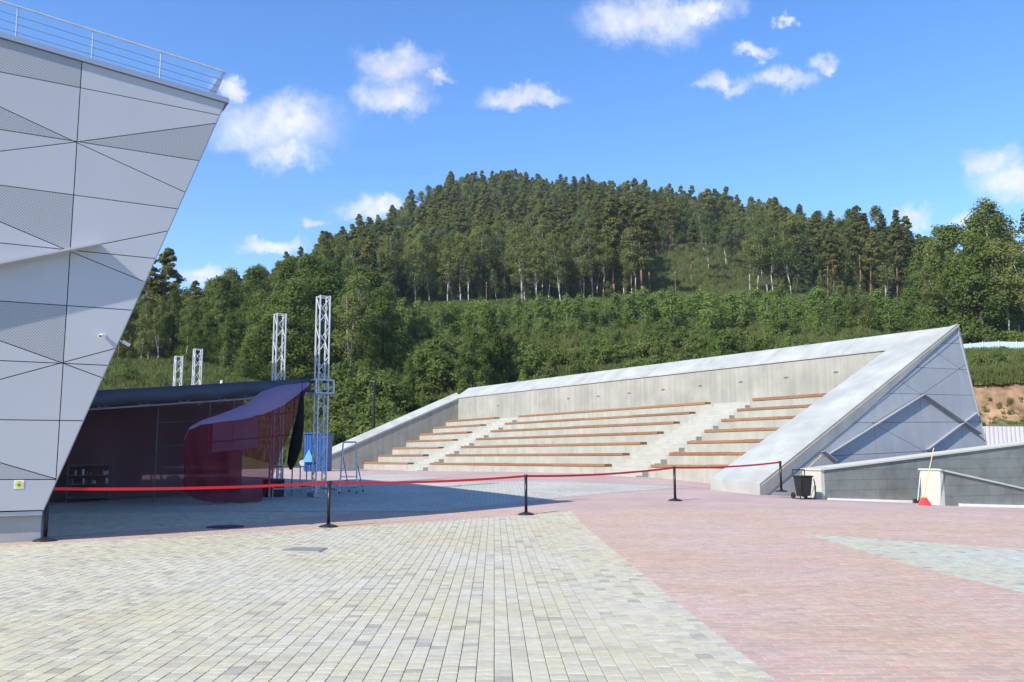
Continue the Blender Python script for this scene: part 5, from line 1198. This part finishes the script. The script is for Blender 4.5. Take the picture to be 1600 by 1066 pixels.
# the rest of the forest, the meadow grass: nobody could count them
def scatter(name, kinds, pts, label, smin):
    """pts: list of (x, y, scale, kindindex)"""
    me = bpy.data.meshes.new(name); me.from_pydata([(p[0], p[1], p[4] if len(p) > 4 else TZ(p[0], p[1])-.2) for p in pts], [], [])
    for nm, tp, vals in (('s', 'FLOAT', [p[2] for p in pts]), ('k', 'INT', [p[3] for p in pts]), ('r', 'FLOAT', [random.uniform(0, 6.28) for _ in pts])):
        me.attributes.new(nm, tp, 'POINT').data.foreach_set('value', vals)
    o = bpy.data.objects.new(name, me); COL.objects.link(o); tag(o, label, kind='stuff')
    ng = bpy.data.node_groups.new(name, 'GeometryNodeTree'); ng.interface.new_socket('Geometry', in_out='INPUT', socket_type='NodeSocketGeometry'); ng.interface.new_socket('Geometry', in_out='OUTPUT', socket_type='NodeSocketGeometry')
    N = ng.nodes; L = ng.links; gi = N.new('NodeGroupInput'); go = N.new('NodeGroupOutput'); jo = N.new('GeometryNodeJoinGeometry')
    def attr(nm, tp): a = N.new('GeometryNodeInputNamedAttribute'); a.data_type = tp; a.inputs['Name'].default_value = nm; return [x for x in a.outputs if x.enabled][0]
    s = attr('s', 'FLOAT'); k = attr('k', 'INT'); r = attr('r', 'FLOAT'); cx = N.new('ShaderNodeCombineXYZ'); L.new(r, cx.inputs[2])
    for i, objs in enumerate(kinds):
        cmpn = N.new('FunctionNodeCompare'); cmpn.data_type = 'INT'; cmpn.operation = 'EQUAL'
        ins = [x for x in cmpn.inputs if x.enabled and x.type == 'INT']; L.new(k, ins[0]); ins[1].default_value = i
        jj = N.new('GeometryNodeJoinGeometry')
        for ob in objs:
            oi = N.new('GeometryNodeObjectInfo'); oi.transform_space = 'ORIGINAL'; oi.inputs['Object'].default_value = ob; L.new(oi.outputs['Geometry'], jj.inputs[0])
        ip = N.new('GeometryNodeInstanceOnPoints'); L.new(gi.outputs[0], ip.inputs['Points']); L.new(cmpn.outputs[0], ip.inputs['Selection']); L.new(jj.outputs[0], ip.inputs['Instance']); L.new(cx.outputs[0], ip.inputs['Rotation']); L.new(s, ip.inputs['Scale']); L.new(ip.outputs[0], jo.inputs[0])
    L.new(jo.outputs[0], go.inputs[0]); md = o.modifiers.new('scatter', 'NODES'); md.node_group = ng; return o
KL = [('pine', 0), ('pine', 1), ('pine', 2), ('pine', 3), ('spruce', 0), ('spruce', 1), ('birch', 0), ('birch', 1), ('birch', 2), ('broad', 0), ('broad', 2)]
KL = [k for k in KL if (k[0], k[1], 'crown') in SRC]
def forest():
    pts = []; r_ = random.Random(21); r = 150.
    while r < 1150:
        st = 4.9+max(0, r-280)*.011; a = -.66
        while a < .66:
            aa = a+r_.uniform(-.4, .4)*st/r; rr = r+r_.uniform(-.4, .4)*st; px = 800+FPX*math.tan(aa)/.992; a += st/r
            fr = np.interp(px, [-200, 120, 300, 470, 590, 610, 1010, 1030, 1180, 1240, 1440, 1460, 1500, 1800], [160, 150, 160, 165, 200, 258, 262, 385, 375, 285, 285, 200, 160, 160])
            if rr*math.cos(aa) < fr: continue
            x, y = rr*math.sin(aa), rr*math.cos(aa)
            mixn = mnoise.noise(Vector((x/70, y/70, 1.3)))
            if px < 500 or px > 1450: w = [('broad', .3), ('birch', .45), ('pine', .25)]
            elif rr < 300: w = [('pine', .5), ('birch', .3), ('spruce', .2)]
            else: w = [('pine', .46), ('birch', .26+.4*max(-.3, mixn)), ('spruce', .05), ('broad', .2)]
            q = r_.random()*sum(x_[1] for x_ in w); kd = w[-1][0]
            for n_, v_ in w:
                q -= v_
                if q < 0: kd = n_; break
            c = [i for i, kk in enumerate(KL) if kk[0] == kd]; i = r_.choice(c)
            sc = r_.uniform(.62, 1.2)*(1.35 if kd == 'broad' else 1)*(.8 if px < 480 else 1)*np.interp(rr, [280, 420], [1, 1.3])
            pts.append((x, y, sc, i))
        r += st*.9
    for i in range(1500):
        px = r_.uniform(560, 1460); d = r_.uniform(246, 320)
        if 1015 < px < 1235: continue
        x, y = polar(px, d); pts.append((x, y, r_.uniform(.28, .62), r_.choice([i for i, kk in enumerate(KL) if kk[0] in ('broad', 'birch')])))
    print('forest', len(pts))
    scatter('distant_forest', [[SRC[(k, v, 'trunk')], SRC[(k, v, 'crown')]] for k, v in KL], pts, 'mixed pine and birch forest covering the hill', 0)
forest()
def grass():
    V = []
    for k in range(90):
        a = rng.random()*6.28; R_ = .45*rng.random()**.5; p = np.array([R_*math.cos(a), R_*math.sin(a), 0]); h = .25+.35*rng.random(); ln = rng.normal(size=2)*.12; wv = np.array([math.cos(a+1.5), math.sin(a+1.5), 0])*.03
        tp = p+np.array([ln[0], ln[1], h]); V += [p-wv, p+wv, tp+wv*.3, tp-wv*.3]
    me = mesh_quads('tuft', np.array(V), M['grass'])
    x0, y0 = polar(250, 86); t = bpy.data.objects.new('grass_tuft', me); COL.objects.link(t); t.location = (x0, y0, TZ(x0, y0)-.05); tag(t, 'tuft of tall grass on the slope above the canopy', 'grass')
    pts = []; r_ = random.Random(4)
    bt = [SRC[('bush', v, 'crown')] for v in range(3)]
    while len(pts) < 29000:
        px = r_.uniform(-120, 1640); r = 66+(390-66)*r_.random()**1.4
        if r > (130 if px < 600 else 390 if 1010 < px < 1240 else 260): continue
        if px > 1450 and r < 82: continue
        x, y = polar(px, r); pts.append((x, y, r_.uniform(.7, 1.5)*(1+r/200), 0))
    for i in range(900):
        px = r_.uniform(130, 1640); r = r_.uniform(70, 330)
        if px < 600 and r > 140: continue
        if px > 1440 and r < 84: continue
        if 1020 < px < 1200 and r > 240 and r_.random() < .6: continue
        x, y = polar(px, r); pts.append((x, y, r_.uniform(.22, .6), 1+r_.randrange(3)))
    for i in range(520):
        px = r_.uniform(590, 1490); r = r_.uniform(84, 150); x, y = polar(px, r)
        if mnoise.noise(Vector((x/14, y/14, 4))) < -.12: continue
        k = 1+r_.randrange(6); pts.append((x, y, r_.uniform(.3, 1.2)*(1 if k < 4 else .62), k))
    for i in range(120):
        px = r_.uniform(1500, 1640); x, y = polar(px, r_.uniform(75.5, 79)); pts.append((x, y, r_.uniform(.05, .14), 1+r_.randrange(3)) if i % 3 == 0 else (x, y, r_.uniform(.3, .9), 0))
    for i in range(500):
        px = r_.uniform(1490, 1650); x, y = polar(px, r_.uniform(80.2, 82.5)); pts.append((x, y, r_.uniform(.8, 1.5), 0))
    scatter('meadow_grass', [[t], [bt[0]], [bt[1]], [bt[2]]]+[[SRC[('sapling', v, 'crown')]] for v in range(3)], pts, 'rough grass and low scrub covering the slopes', 0)
grass()

# ------------------------------------------------------------------ air
def haze():
    m = bpy.data.materials.new('haze'); m.use_nodes = True; N = m.node_tree.nodes; N.remove(N['Principled BSDF']); v = N.new('ShaderNodeVolumePrincipled'); v.inputs['Color'].default_value = (.86, .92, 1, 1); v.inputs['Density'].default_value = .00014; v.inputs['Anisotropy'].default_value = .2
    m.node_tree.links.new(v.outputs[0], N['Material Output'].inputs['Volume'])
    o = MB().box((0, 0, 133), (9200, 9200, 274)).build('haze', m, origin=(0, 0, 0)); tag(o, 'thin pale summer haze over the valley', kind='stuff')
haze()
